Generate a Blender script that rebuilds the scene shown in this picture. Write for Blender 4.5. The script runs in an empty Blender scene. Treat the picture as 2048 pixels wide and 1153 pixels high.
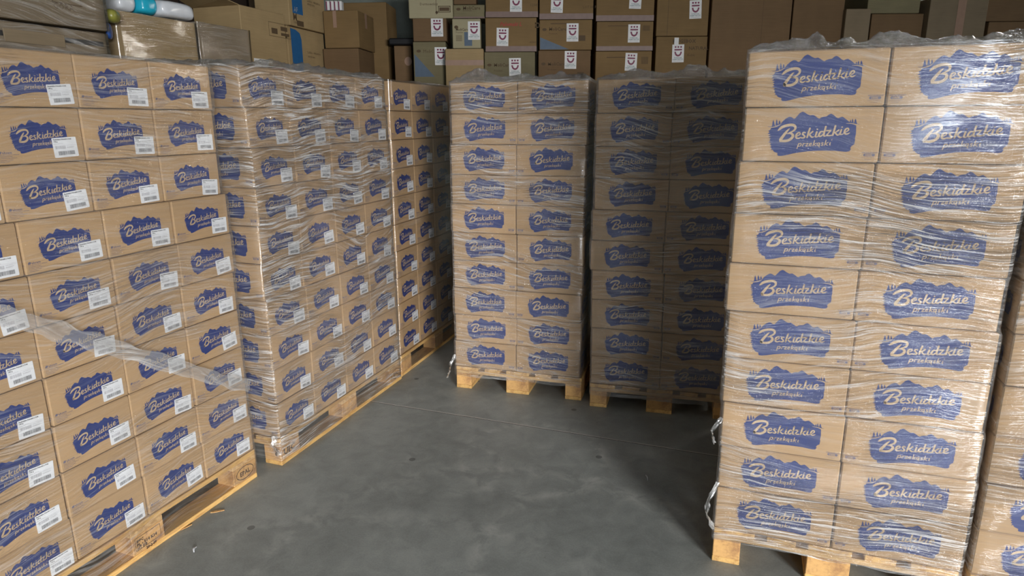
import bpy, bmesh, math, random
from mathutils import Vector, Matrix, noise
from mathutils.geometry import tessellate_polygon
random.seed(7)
R = math.radians
sc = bpy.context.scene
col = sc.collection

# ------------------------------------------------------------------ camera
F_PX, CAM_Z, PITCH, ROLL = 1315.87, 1.6436, R(14.272), R(-0.304)
_f = Vector((0, math.cos(PITCH), -math.sin(PITCH)))
_u0 = Vector((0, math.sin(PITCH), math.cos(PITCH)))
_r0 = Vector((1, 0, 0))
_r = _r0 * math.cos(ROLL) + _u0 * math.sin(ROLL)
_u = _u0 * math.cos(ROLL) - _r0 * math.sin(ROLL)
CAM = Vector((0, 0, CAM_Z))
cd = bpy.data.cameras.new('camera')
cd.sensor_width = 36.0
cd.lens = F_PX / 2048 * 36.0
cd.clip_start = 0.02
cam = bpy.data.objects.new('camera', cd)
col.objects.link(cam)
cam.matrix_world = Matrix(((_r.x, _u.x, -_f.x, 0), (_r.y, _u.y, -_f.y, 0), (_r.z, _u.z, -_f.z, CAM_Z), (0, 0, 0, 1)))
sc.camera = cam

# ------------------------------------------------------------------ world, light, exposure
w = bpy.data.worlds.new('world'); sc.world = w; w.use_nodes = True
bgn = w.node_tree.nodes['Background']
bgn.inputs[0].default_value = (0.80, 0.90, 1.0, 1)
bgn.inputs[1].default_value = 0.10
sc.view_settings.view_transform = 'Standard'
sc.view_settings.look = 'None'
sc.view_settings.gamma = 1
sc.view_settings.exposure = 0.0
sc.view_settings.use_curve_mapping = False

def area(name, loc, target, sx, sy, power, color):
    l = bpy.data.lights.new(name, 'AREA'); l.shape = 'RECTANGLE'; l.size = sx; l.size_y = sy
    l.energy = power; l.color = color
    o = bpy.data.objects.new(name, l); col.objects.link(o); o.location = loc
    o.rotation_euler = (Vector(target) - Vector(loc)).to_track_quat('-Z', 'Y').to_euler()
    return o
area('sunlit_yard', (6.8, -14.0, 3.9), (0.3, 3.5, 0.9), 4.0, 6.2, 6600, (1.0, 0.975, 0.94))   # beyond the open door; the lintel cuts it off high up
area('glare_strip', (1.15, -5.15, 1.2), (1.2, 3.0, 1.1), 0.9, 2.0, 100, (0.88, 0.94, 1.0))  # unseen strip lamp in the doorway, added for glare on the right load's film
area('door_daylight', (2.5, -5.0, 1.25), (0.8, 3.0, 0.9), 4.2, 2.2, 60, (0.78, 0.89, 1.0))
# two unseen strip lamps high in the far right corner, added as extra light
area('extra_strip_light', (5.3, 7.5, 3.30), (-0.9, 3.2, 1.2), 2.2, 0.22, 55, (1.0, 0.95, 0.86))
area('extra_strip_light', (6.5, 6.1, 3.30), (-1.3, 2.8, 1.2), 2.4, 0.22, 55, (1.0, 0.95, 0.86))

# ------------------------------------------------------------------ helpers
def at(px, py, Y):
    d = _f * F_PX + _r * (px - 1024) - _u * (py - 576.5)
    return CAM + d * (Y / d.y)
def ground(px, py, z=0.0):
    d = _f * F_PX + _r * (px - 1024) - _u * (py - 576.5)
    return CAM + d * ((z - CAM_Z) / d.z)
def z_at(py, Y, px=1024): return at(px, py, Y).z

class MB:
    def __init__(s): s.v = []; s.f = []; s.m = []; s.uv = {}
    def add(s, vs, fs, mi=0, M=None):
        b = len(s.v)
        s.v += [tuple(M @ Vector(p)) if M else tuple(p) for p in vs]
        s.f += [tuple(b + i for i in f) for f in fs]; s.m += [mi] * len(fs)
    def box(s, lo, hi, mi=0, M=None, bev=0.0):
        x0, y0, z0 = lo; x1, y1, z1 = hi
        if bev <= 0:
            vs = [(x0,y0,z0),(x1,y0,z0),(x1,y1,z0),(x0,y1,z0),(x0,y0,z1),(x1,y0,z1),(x1,y1,z1),(x0,y1,z1)]
            fs = [(0,3,2,1),(4,5,6,7),(0,1,5,4),(1,2,6,5),(2,3,7,6),(3,0,4,7)]
            s.add(vs, fs, mi, M); return
        b = bev; vs = []; idx = {}
        for sx in (0, 1):
            for sy in (0, 1):
                for sz in (0, 1):
                    X = (x0, x1)[sx]; Y = (y0, y1)[sy]; Z = (z0, z1)[sz]
                    ix = X + (b if sx == 0 else -b); iy = Y + (b if sy == 0 else -b); iz = Z + (b if sz == 0 else -b)
                    idx[sx, sy, sz] = len(vs); vs += [(X, iy, iz), (ix, Y, iz), (ix, iy, Z)]
        def I(a, k): return idx[a] + k
        fs = []
        fs.append((I((0,0,0),0), I((0,0,1),0), I((0,1,1),0), I((0,1,0),0)))
        fs.append((I((1,0,0),0), I((1,1,0),0), I((1,1,1),0), I((1,0,1),0)))
        fs.append((I((0,0,0),1), I((1,0,0),1), I((1,0,1),1), I((0,0,1),1)))
        fs.append((I((0,1,0),1), I((0,1,1),1), I((1,1,1),1), I((1,1,0),1)))
        fs.append((I((0,0,0),2), I((0,1,0),2), I((1,1,0),2), I((1,0,0),2)))
        fs.append((I((0,0,1),2), I((1,0,1),2), I((1,1,1),2), I((0,1,1),2)))
        for a in (0, 1):
            for c in (0, 1):
                fs.append((I((a,c,0),0), I((a,c,1),0), I((a,c,1),1), I((a,c,0),1)))
                fs.append((I((a,0,c),0), I((a,1,c),0), I((a,1,c),2), I((a,0,c),2)))
                fs.append((I((0,a,c),1), I((1,a,c),1), I((1,a,c),2), I((0,a,c),2)))
        for k in idx: fs.append((I(k,0), I(k,1), I(k,2)))
        s.add(vs, fs, mi, M)
    def poly(s, pts, mi, M, z=0.0):           # flat outline in a frame's own plane
        tri = tessellate_polygon([[Vector((p[0], p[1], 0)) for p in pts]])
        fs = []
        for t in tri:
            a, b, c = (Vector(pts[i]) for i in t)
            cr = (b - a).cross(c - a) if hasattr((b - a), 'cross') else 0
            cr = (b.x - a.x) * (c.y - a.y) - (b.y - a.y) * (c.x - a.x)
            fs.append(t if cr > 0 else (t[0], t[2], t[1]))
        s.add([(p[0], p[1], z) for p in pts], fs, mi, M)
    def tris(s, mesh2d, mi, M, z=0.0):
        vs, fs = mesh2d
        s.add([(x, y, z) for x, y in vs], fs, mi, M)
    def build(s, name, mats, parent=None, smooth=False, recalc=False):
        me = bpy.data.meshes.new(name); me.from_pydata(s.v, [], s.f)
        if not isinstance(mats, (list, tuple)): mats = [mats]
        for m in mats: me.materials.append(m)
        me.polygons.foreach_set('material_index', s.m)
        if smooth: me.polygons.foreach_set('use_smooth', [True] * len(s.f))
        if recalc:
            bm = bmesh.new(); bm.from_mesh(me); bmesh.ops.recalc_face_normals(bm, faces=bm.faces); bm.to_mesh(me); bm.free()
        me.update()
        o = bpy.data.objects.new(name, me); col.objects.link(o)
        if parent: o.parent = parent
        return o

def tag(o, label=None, cat=None, group=None, kind=None):
    if label: o['label'] = label
    if cat: o['category'] = cat
    if group: o['group'] = group
    if kind: o['kind'] = kind
    return o
def empty(name, loc=(0, 0, 0), rz=0):
    o = bpy.data.objects.new(name, None); col.objects.link(o); o.location = loc; o.rotation_euler = (0, 0, rz)
    o.empty_display_size = 0.1
    return o
def copy_thing(o):
    c = o.copy(); col.objects.link(c)
    for ch in list(o.children):
        d = ch.copy(); col.objects.link(d); d.parent = c
        d.matrix_parent_inverse = ch.matrix_parent_inverse.copy()
    return c

# ------------------------------------------------------------------ materials
def new_mat(name):
    m = bpy.data.materials.new(name); m.use_nodes = True
    nt = m.node_tree; return m, nt, nt.nodes['Principled BSDF'], nt.nodes.new, nt.links.new
def ramp(nt, stops):
    n = nt.nodes.new('ShaderNodeValToRGB'); e = n.color_ramp.elements
    while len(e) < len(stops): e.new(0.5)
    for i, (p, c) in enumerate(stops): e[i].position = p; e[i].color = (*c, 1) if len(c) == 3 else c
    return n
def noise_n(nt, scale, detail=3, vec=None, rough=.5, dist=0):
    n = nt.nodes.new('ShaderNodeTexNoise'); n.inputs['Scale'].default_value = scale; n.inputs['Detail'].default_value = detail
    n.inputs['Roughness'].default_value = rough; n.inputs['Distortion'].default_value = dist
    if vec: nt.links.new(vec, n.inputs['Vector'])
    return n
def mapping(nt, src, scale, rot=(0, 0, 0), loc=(0, 0, 0)):
    n = nt.nodes.new('ShaderNodeMapping'); n.inputs['Scale'].default_value = scale; n.inputs['Rotation'].default_value = rot
    n.inputs['Location'].default_value = loc
    nt.links.new(src, n.inputs['Vector']); return n
def mathn(nt, op, a, b=None, clamp=False):
    n = nt.nodes.new('ShaderNodeMath'); n.operation = op; n.use_clamp = clamp
    for i, q in enumerate((a, b)):
        if q is None: continue
        if isinstance(q, (int, float)): n.inputs[i].default_value = q
        else: nt.links.new(q, n.inputs[i])
    return n

def board_mat(name, c, var=0.10, rough=0.75):
    """kraft board: faint fibre mottling and flute lines, a slightly different tint per carton"""
    m, nt, p, N, L = new_mat(name)
    tc = N('ShaderNodeTexCoord'); oi = N('ShaderNodeObjectInfo')
    n1 = noise_n(nt, 7, 4, tc.outputs['Object'])
    mp = mapping(nt, tc.outputs['Object'], (3, 3, 110)); n2 = noise_n(nt, 1.6, 3, mp.outputs[0])
    a = mathn(nt, 'MULTIPLY', n1.outputs[0], 0.5); b = mathn(nt, 'MULTIPLY', n2.outputs[0], 0.5)
    s = mathn(nt, 'ADD', a.outputs[0], b.outputs[0])
    lo = tuple(x * (1 - var) for x in c); hi = tuple(min(1, x * (1 + var)) for x in c)
    rp = ramp(nt, [(0.35, lo), (0.65, hi)]); L(s.outputs[0], rp.inputs[0])
    hsv = N('ShaderNodeHueSaturation'); L(rp.outputs[0], hsv.inputs['Color'])
    v = mathn(nt, 'MULTIPLY', oi.outputs['Random'], 0.14); v = mathn(nt, 'ADD', v.outputs[0], 0.93)
    L(v.outputs[0], hsv.inputs['Value'])
    L(hsv.outputs[0], p.inputs['Base Color'])
    p.inputs['Roughness'].default_value = rough; p.inputs['Specular IOR Level'].default_value = .25
    bp = N('ShaderNodeBump'); bp.inputs['Strength'].default_value = .12; bp.inputs['Distance'].default_value = .002
    L(n2.outputs[0], bp.inputs['Height']); L(bp.outputs[0], p.inputs['Normal'])
    return m
def flat_mat(name, c, rough=.6, spec=.3, metal=0):
    m, nt, p, N, L = new_mat(name)
    tc = N('ShaderNodeTexCoord'); n1 = noise_n(nt, 25, 3, tc.outputs['Object'])
    rp = ramp(nt, [(0.3, tuple(x * .93 for x in c)), (0.7, tuple(min(1, x * 1.05) for x in c))])
    L(n1.outputs[0], rp.inputs[0]); L(rp.outputs[0], p.inputs['Base Color'])
    p.inputs['Roughness'].default_value = rough; p.inputs['Specular IOR Level'].default_value = spec; p.inputs['Metallic'].default_value = metal
    return m
def wood_mat(name, c1, c2, axis_scale):
    m, nt, p, N, L = new_mat(name)
    tc = N('ShaderNodeTexCoord'); mp = mapping(nt, tc.outputs['Object'], axis_scale)
    n1 = noise_n(nt, 2.2, 5, mp.outputs[0], .6, .6)
    mp2 = mapping(nt, tc.outputs['Object'], tuple(s * 4 for s in axis_scale)); n2 = noise_n(nt, 3, 3, mp2.outputs[0], .5, .2)
    a = mathn(nt, 'MULTIPLY', n1.outputs[0], .7); b = mathn(nt, 'MULTIPLY', n2.outputs[0], .3); s = mathn(nt, 'ADD', a.outputs[0], b.outputs[0])
    rp = ramp(nt, [(0.36, c1), (0.52, c2), (0.66, tuple(x * 1.12 for x in c2))]); L(s.outputs[0], rp.inputs[0])
    oi = N('ShaderNodeObjectInfo'); hsv = N('ShaderNodeHueSaturation'); L(rp.outputs[0], hsv.inputs['Color'])
    v = mathn(nt, 'MULTIPLY', oi.outputs['Random'], .3); v = mathn(nt, 'ADD', v.outputs[0], .85); L(v.outputs[0], hsv.inputs['Value'])
    L(hsv.outputs[0], p.inputs['Base Color']); p.inputs['Roughness'].default_value = .7
    bp = N('ShaderNodeBump'); bp.inputs['Strength'].default_value = .25; bp.inputs['Distance'].default_value = .003
    L(s.outputs[0], bp.inputs['Height']); L(bp.outputs[0], p.inputs['Normal'])
    return m

def film_mat(name, seed, diag=0.0, haze=0.10, bump=0.9, refl=1.0, crumple=False):
    """clear polythene: see-through, glossy, wrinkled along the direction it was pulled"""
    m = bpy.data.materials.new(name); m.use_nodes = True; nt = m.node_tree
    for n in list(nt.nodes): nt.nodes.remove(n)
    N, L = nt.nodes.new, nt.links.new
    out = N('ShaderNodeOutputMaterial'); uv = N('ShaderNodeUVMap'); uv.uv_map = 'wrap'
    mw = mapping(nt, uv.outputs[0], (1.3, 1.6, 1), loc=(seed * 7, seed, 0)); nw = noise_n(nt, 1.0, 2, mw.outputs[0])
    wv = mathn(nt, 'SUBTRACT', nw.outputs[0], .5); wv = mathn(nt, 'MULTIPLY', wv.outputs[0], 0.0 if crumple else .30)
    cb = N('ShaderNodeCombineXYZ'); L(wv.outputs[0], cb.inputs[1])
    va = N('ShaderNodeVectorMath'); va.operation = 'ADD'; L(uv.outputs[0], va.inputs[0]); L(cb.outputs[0], va.inputs[1])
    src = va.outputs[0]
    if crumple:
        mp = mapping(nt, src, (13, 13, 1), loc=(seed, seed * 2, 0)); n1 = noise_n(nt, 1.6, 6, mp.outputs[0], .62, 1.4)
        mp2 = mapping(nt, src, (42, 42, 1), loc=(seed, 3, 0)); n2 = noise_n(nt, 1.2, 4, mp2.outputs[0], .6, 1.8)
    else:
        mp = mapping(nt, src, (2.6, 48, 1), rot=(0, 0, diag), loc=(seed, seed * 2, 0)); n1 = noise_n(nt, 1.0, 5, mp.outputs[0], .62, .5)
        mp2 = mapping(nt, src, (6, 150, 1), rot=(0, 0, -diag * 1.6), loc=(seed * 3, 3, 0)); n2 = noise_n(nt, 1.0, 3, mp2.outputs[0], .6, .9)
    mp3 = mapping(nt, src, (1.7, 2.6, 1), loc=(seed * 5, 1, 0)); n3 = noise_n(nt, 1.0, 3, mp3.outputs[0], .55, .4)
    a = mathn(nt, 'MULTIPLY', n1.outputs[0], .62 if crumple else .42); b = mathn(nt, 'MULTIPLY', n2.outputs[0], .30)
    rg = mathn(nt, 'SUBTRACT', n2.outputs[0], .5); rg = mathn(nt, 'ABSOLUTE', rg.outputs[0]); rg = mathn(nt, 'MULTIPLY', rg.outputs[0], -.7)
    h = mathn(nt, 'ADD', a.outputs[0], b.outputs[0]); h = mathn(nt, 'ADD', h.outputs[0], rg.outputs[0])
    # wrinkles are tight in some places, smooth in others
    patch = ramp(nt, [(0.38, ((.4 if crumple else .07),) * 3), (0.62, (1,) * 3)]); L(n3.outputs[0], patch.inputs[0])
    st = mathn(nt, 'MULTIPLY', patch.outputs[0], bump)
    bp = N('ShaderNodeBump'); bp.inputs['Distance'].default_value = .014 if not crumple else .03
    L(st.outputs[0], bp.inputs['Strength']); L(h.outputs[0], bp.inputs['Height'])
    geo = N('ShaderNodeNewGeometry'); dt = N('ShaderNodeVectorMath'); dt.operation = 'DOT_PRODUCT'
    L(bp.outputs[0], dt.inputs[0]); L(geo.outputs['Incoming'], dt.inputs[1])
    c = mathn(nt, 'ABSOLUTE', dt.outputs['Value']); c = mathn(nt, 'SUBTRACT', 1, c.outputs[0], True); c = mathn(nt, 'POWER', c.outputs[0], 5)
    c = mathn(nt, 'MULTIPLY', c.outputs[0], .90); c = mathn(nt, 'ADD', c.outputs[0], .045)
    fac = mathn(nt, 'MULTIPLY', c.outputs[0], 2.6 * refl); fac = mathn(nt, 'MINIMUM', fac.outputs[0], .62)
    gl = N('ShaderNodeBsdfGlossy'); gl.inputs['Roughness'].default_value = (.10 if crumple else .13); gl.inputs['Color'].default_value = (1, 1, 1, 1)
    L(bp.outputs[0], gl.inputs['Normal'])
    tr = N('ShaderNodeBsdfTransparent'); tr.inputs['Color'].default_value = (.965, .965, .96, 1)
    df = N('ShaderNodeBsdfDiffuse'); df.inputs['Color'].default_value = (.82, .82, .82, 1)
    # stretch-whitened threads: thin pale lines, gathered in patches
    ha = mathn(nt, 'MULTIPLY', n1.outputs[0], .45); hb = mathn(nt, 'MULTIPLY', n2.outputs[0], .55); hs = mathn(nt, 'ADD', ha.outputs[0], hb.outputs[0])
    hz = ramp(nt, [(0.49, (0,) * 3), (0.60, (1,) * 3)]); L(hs.outputs[0], hz.inputs[0])
    ptc = ramp(nt, [(0.42, (.12,) * 3), (0.60, (1,) * 3)]); L(n3.outputs[0], ptc.inputs[0])
    hf = mathn(nt, 'MULTIPLY', hz.outputs[0], ptc.outputs[0]); hf = mathn(nt, 'MULTIPLY', hf.outputs[0], haze * 1.7)
    hf = mathn(nt, 'ADD', hf.outputs[0], haze * (.45 if haze == .42 and bump == .5 else .12), True)
    m1 = N('ShaderNodeMixShader'); L(hf.outputs[0], m1.inputs[0]); L(tr.outputs[0], m1.inputs[1]); L(df.outputs[0], m1.inputs[2])
    m2 = N('ShaderNodeMixShader'); L(fac.outputs[0], m2.inputs[0]); L(m1.outputs[0], m2.inputs[1]); L(gl.outputs[0], m2.inputs[2])
    L(m2.outputs[0], out.inputs['Surface'])
    return m

KRAFT = (0.455, 0.302, 0.163)
M = {}
M['kraft'] = board_mat('kraft_board', KRAFT)
M['blue'] = flat_mat('blue_ink', (0.018, 0.038, 0.185), .55)
M['letter'] = board_mat('unprinted_board', (0.52, 0.385, 0.245), .05)
M['grey_ink'] = flat_mat('grey_ink', (0.15, 0.13, 0.19), .6)
M['label'] = flat_mat('label_paper', (0.80, 0.82, 0.86), .45)
M['label_ink'] = flat_mat('label_ink', (0.05, 0.05, 0.06), .5)
M['thin_ink'] = flat_mat('thin_label_ink', (0.42, 0.42, 0.46), .5)
M['wood'] = wood_mat('pallet_pine', (0.42, 0.22, 0.075), (0.66, 0.41, 0.145), (2, 14, 14))
M['wood_y'] = wood_mat('pallet_cross_pine', (0.40, 0.22, 0.09), (0.62, 0.41, 0.19), (14, 2, 14))
M['block'] = wood_mat('pallet_block_wood', (0.38, 0.20, 0.085), (0.62, 0.36, 0.135), (8, 8, 8))
M['stamp'] = flat_mat('burnt_stamp', (0.06, 0.03, 0.02), .8)
M['steel'] = flat_mat('painted_steel', (0.05, 0.09, 0.20), .4, .5)
M['dark'] = flat_mat('dark_plastic', (0.012, 0.012, 0.014), .4)

# ------------------------------------------------------------------ printing: logo, text
_H = (0.00017287013131763425, 1.8957527972943595e-05, 0.05087843881174216, -3.5848016360348854e-06, 0.00018077642536004493, 0.001118970224962318, 3.245782318523597e-05, -1.2583932596562116e-05)
def _h(x, y):
    d = _H[6] * x + _H[7] * y + 1
    return ((_H[0] * x + _H[1] * y + _H[2]) / d, (_H[3] * x + _H[4] * y + _H[5]) / d)
def _n(x, y):                       # logo drawing units -> metres, origin at the logo's top left
    u, v = _h(x, y); return (u - .079, .0144 - v)
BLOB = [(180,352),(250,336),(345,292),(395,235),(450,195),(505,168),(545,178),(580,205),(600,205),(640,165),(690,112),(740,88),(770,98),(820,135),(870,158),(925,150),(970,180),(1010,210),(1035,220),(1060,200),(1110,188),(1160,185),(1200,155),(1240,138),(1280,158),(1330,205),(1365,222),(1400,208),(1440,198),(1480,225),(1520,258),(1570,300),(1640,325),(1682,362),(1675,500),(1652,592),(1660,604),(1640,690),(1590,720),(1562,758),(1582,765),(1552,810),(1490,818),(1420,810),(1300,792),(1150,785),(1000,780),(850,782),(700,795),(560,812),(430,838),(340,850),(285,846),(272,820),(280,798),(240,782),(215,772),(190,732),(160,745),(180,706),(150,692),(175,665),(142,640),(175,622),(120,598),(165,583),(135,562),(170,540),(126,520),(175,503),(120,490),(165,465),(112,452),(150,430),(128,402),(165,387)]
TREES = [[(188,330),(206,285),(200,284),(222,213),(242,282),(236,284),(252,322)],[(255,312),(266,268),(261,268),(281,203),(300,268),(294,270),(308,305)],[(308,300),(318,262),(314,262),(329,222),(346,262),(340,264),(352,285)],
         [(1562,300),(1574,275),(1584,252),(1592,275),(1598,305)],[(1598,306),(1608,280),(1604,278),(1620,236),(1634,278),(1630,282),(1642,318)],[(1640,320),(1656,282),(1650,280),(1672,238),(1690,282),(1684,284),(1702,336)]]
LINES = [[(118,328,4),(160,334,9),(200,334,10),(270,318,9),(345,288,6)],[(1560,300,6),(1640,318,9),(1700,334,9),(1742,338,4)]]
SNOW = [[(170,350,4),(220,344,11),(285,326,14),(350,290,6)],[(1505,318,4),(1580,320,12),(1640,334,12),(1692,362,6)]]
LET = [[(298,402,16),(318,388,36),(365,352,50),(430,326,52),(510,312,50),(570,318,50),(602,345,46),(600,385,38),(565,420,32),(510,445,24),(460,462,14)],
 [(500,378,14),(468,405,32),(425,455,46),(378,512,52),(342,558,56),(336,588,44)],
 [(455,463,14),(505,460,26),(545,475,42),(556,508,50),(530,548,50),(475,580,50),(410,590,48),(350,584,44),(330,560,40)],
 [(612,518,14),(655,500,18),(688,475,20),(672,452,22),(638,464,30),(612,502,34),(616,540,34),(650,552,28),(695,533,16)],
 [(778,458,22),(750,452,24),(728,474,28),(748,500,28),(766,524,30),(745,546,28),(700,544,22)],
 [(862,382,30),(836,450,32),(806,540,30)],[(908,440,28),(865,478,22),(838,494,22)],[(846,490,22),(870,520,28),(895,540,26),(925,532,14)],
 [(980,450,30),(962,500,30),(952,530,28),(978,538,20),(1008,522,12)],[(990,404,26),(992,405,26)],
 [(1108,458,22),(1062,445,26),(1026,480,32),(1014,518,32),(1045,530,28),(1088,498,22)],[(1142,362,32),(1122,430,32),(1102,500,32),(1112,528,24),(1142,522,12)],
 [(1152,436,24),(1200,433,26),(1228,430,22)],[(1226,432,20),(1188,474,22),(1150,518,22)],[(1150,520,22),(1200,522,26),(1238,518,22)],
 [(1312,356,32),(1290,430,34),(1260,515,32)],[(1372,428,26),(1325,460,22),(1295,475,20)],[(1302,470,24),(1325,500,28),(1350,518,26),(1382,504,12)],
 [(1416,425,28),(1400,470,30),(1390,502,28),(1420,508,18),(1458,492,12)],[(1430,380,24),(1432,380,24)],
 [(1470,472,14),(1512,460,20),(1546,430,24),(1530,404,28),(1494,420,30),(1470,460,32),(1478,495,30),(1512,505,26),(1562,485,12)]]
SUB = [[(655,642,16),(640,685,17),(622,728,16)],[(652,655,14),(688,640,16),(700,660,17),(682,686,16),(645,692,12)],[(738,645,16),(720,692,16)],[(725,668,12),(748,646,14),(768,648,14)],
 [(786,648,14),(826,646,14),(776,692,14),(824,690,14)],[(850,668,11),(880,662,13),(880,645,14),(856,648,15),(842,675,16),(856,692,15),(882,684,11)],
 [(936,600,16),(922,645,16),(906,692,16)],[(968,645,15),(926,668,13),(958,692,15)],[(1026,650,14),(996,645,15),(978,674,16),(992,692,15),(1014,672,13)],[(1030,645,15),(1018,690,15),(1008,708,11),(1024,718,10)],
 [(1092,648,14),(1066,646,14),(1062,662,15),(1082,675,15),(1074,691,15),(1050,688,13)],[(1142,600,16),(1126,645,16),(1110,690,16)],[(1176,642,15),(1132,665,13),(1162,692,15)],[(1216,645,16),(1200,684,16),(1216,690,11)],[(1240,598,18),(1241,599,18)]]
def stroke2d(pts, sub=5, sc_=1.0):
    """a ribbon of changing width with rounded ends, in logo metres"""
    P = [Vector((*_n(x, y), w_ * .5 * .0001655 * sc_)) for x, y, w_ in pts]
    S = []
    for i in range(len(P) - 1):
        p0 = P[max(i - 1, 0)]; p1 = P[i]; p2 = P[i + 1]; p3 = P[min(i + 2, len(P) - 1)]
        for k in range(sub):
            t = k / sub
            S.append(.5 * ((2 * p1) + (p2 - p0) * t + (2 * p0 - 5 * p1 + 4 * p2 - p3) * t * t + (3 * p1 - p0 - 3 * p2 + p3) * t ** 3))
    S.append(P[-1])
    vs = []; fs = []
    for i, p in enumerate(S):
        d = (S[min(i + 1, len(S) - 1)] - S[max(i - 1, 0)]); d = Vector((d.x, d.y))
        d = d.normalized() if d.length > 1e-9 else Vector((1, 0)); n = Vector((-d.y, d.x))
        r_ = max(p.z, .0002)
        vs += [(p.x + n.x * r_, p.y + n.y * r_), (p.x - n.x * r_, p.y - n.y * r_)]
        if i: b = 2 * i; fs.append((b - 2, b - 1, b + 1, b))
    for p, sg in ((S[0], -1), (S[-1], 1)):
        b = len(vs); r_ = max(p.z, .0002); q = S[1] if sg < 0 else S[-2]
        vs += [(p.x + r_ * math.cos(a * math.pi / 5), p.y + r_ * math.sin(a * math.pi / 5)) for a in range(10)]
        fs.append(tuple(range(b, b + 10)))
    return vs, fs
def merge2d(L):
    V = []; Fs = []
    for vs, fs in L:
        b = len(V); V += vs; Fs += [tuple(b + i for i in f) for f in fs]
    return V, Fs
SUBD = 3
L_LET = merge2d([stroke2d(s, SUBD) for s in LET + SUB] + [stroke2d(s, SUBD) for s in SNOW])
L_TREEBASE = merge2d([stroke2d(s, 2) for s in LINES])
def stamp_logo(mb, Mx, s, mi_blue, mi_let, z=0.0004):
    S = Mx @ Matrix.Diagonal((s, s, 1, 1))
    mb.poly([_n(*p) for p in BLOB], mi_blue, S, z)
    for t in TREES: mb.poly([_n(*p) for p in t], mi_blue, S, z)
    mb.tris(L_TREEBASE, mi_blue, S, z)
    # flip quads so that they face outward
    mb.tris(L_LET, mi_let, S, z + .0004)

_tc = {}
def text2d(s, size=1.0, bold=0.0, align='LEFT', shear=0.0, space=1.0):
    key = (s, size, bold, align, shear, space)
    if key not in _tc:
        c = bpy.data.curves.new('t', 'FONT'); c.body = s; c.size = size; c.offset = bold; c.align_x = align
        c.shear = shear; c.resolution_u = 1; c.space_character = space
        o = bpy.data.objects.new('t', c)
        me = bpy.data.meshes.new_from_object(o)
        _tc[key] = ([(v.co.x, v.co.y) for v in me.vertices], [tuple(p.vertices) for p in me.polygons])
        bpy.data.objects.remove(o); bpy.data.curves.remove(c); bpy.data.meshes.remove(me)
    return _tc[key]
def rect(mb, x0, y0, x1, y1, mi, Mx, z): mb.add([(x0,y0,z),(x1,y0,z),(x1,y1,z),(x0,y1,z)], [(0,1,2,3)], mi, Mx)
def frame(o, u, v):
    u = Vector(u).normalized(); v = Vector(v).normalized(); n = u.cross(v)
    return Matrix(((u.x, v.x, n.x, o[0]), (u.y, v.y, n.y, o[1]), (u.z, v.z, n.z, o[2]), (0, 0, 0, 1)))
def T(x, y): return Matrix.Translation((x, y, 0))

# ------------------------------------------------------------------ the printed snack carton (one mesh) and its paper label
BW, BD, BH = 0.396, 0.292, 0.1695
def carton_mesh():
    mb = MB(); mb.box((-BW/2, -BD/2, 0), (BW/2, BD/2, BH), 0, bev=.004)
    rnd = random.Random(3)
    for sgn in (-1, 1):                                    # wide faces
        Fm = frame((-sgn * -BW/2 if sgn > 0 else -BW/2, sgn * BD/2, 0), (1, 0, 0) if sgn < 0 else (-1, 0, 0), (0, 0, 1))
        stamp_logo(mb, Fm @ T(.072, BH - .013), 1.0, 1, 2)
        ix = BW - .046 if sgn < 0 else .006                # handling mark by the seam
        I = Fm @ T(ix, .005); z = .0004
        mb.tris(text2d('KARTON ZBIORCZY', .0048, .0001), 3, I @ T(0, .0245), z)
        rect(mb, 0, .0238, .040, .0243, 3, I, z)
        mb.poly([(.003,.0185),(.006,.014),(.034,.014),(.037,.0185),(.034,.0228),(.006,.0228)], 3, I, z)
        mb.tris(text2d('100%', .009, .0003), 0, I @ T(.0085, .0152), z + .0003)
        mb.tris(text2d('chronić przed wilgocią', .0038), 3, I @ T(0, .0092), z)
        mb.tris(text2d('nie rzucać', .0046), 3, I @ T(.008, .0035), z)
    for sgn in (-1, 1):                                    # narrow faces
        Fm = frame((sgn * BW/2, -sgn * BD/2, 0), (0, sgn, 0), (0, 0, 1))
        stamp_logo(mb, Fm @ T(.052, BH - .037), .725, 1, 2)
        A_ = Fm @ T(.010, .006); z = .0004
        mb.poly([(0,.0265),(.0015,.0325),(.006,.0352),(.008,.0335),(.0105,.0332),(.0118,.0300),(.009,.0303),(.009,.0265)], 3, A_, z)
        mb.tris(text2d('aksam', .0105, .0003, space=1.15), 3, A_ @ T(.0122, .0268), z)
        for k, (s_, sz) in enumerate((('PRODUCENT PALUSZKÓW I PRZEKĄSEK', .0034), ('ul. Wadowicka 14, Osiek', .0040), ('tel. 33 845 86 03, fax 33 845 81 14', .0038), ('Przechowywać w suchym', .0040), ('i chłodnym miejscu', .0040))):
            mb.tris(text2d(s_, sz, .00008), 3, A_ @ T(0, .0222 - k * .0050), z)
    me_o = mb.build('printed_carton', [M['kraft'], M['blue'], M['letter'], M['grey_ink']])
    return me_o
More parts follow.
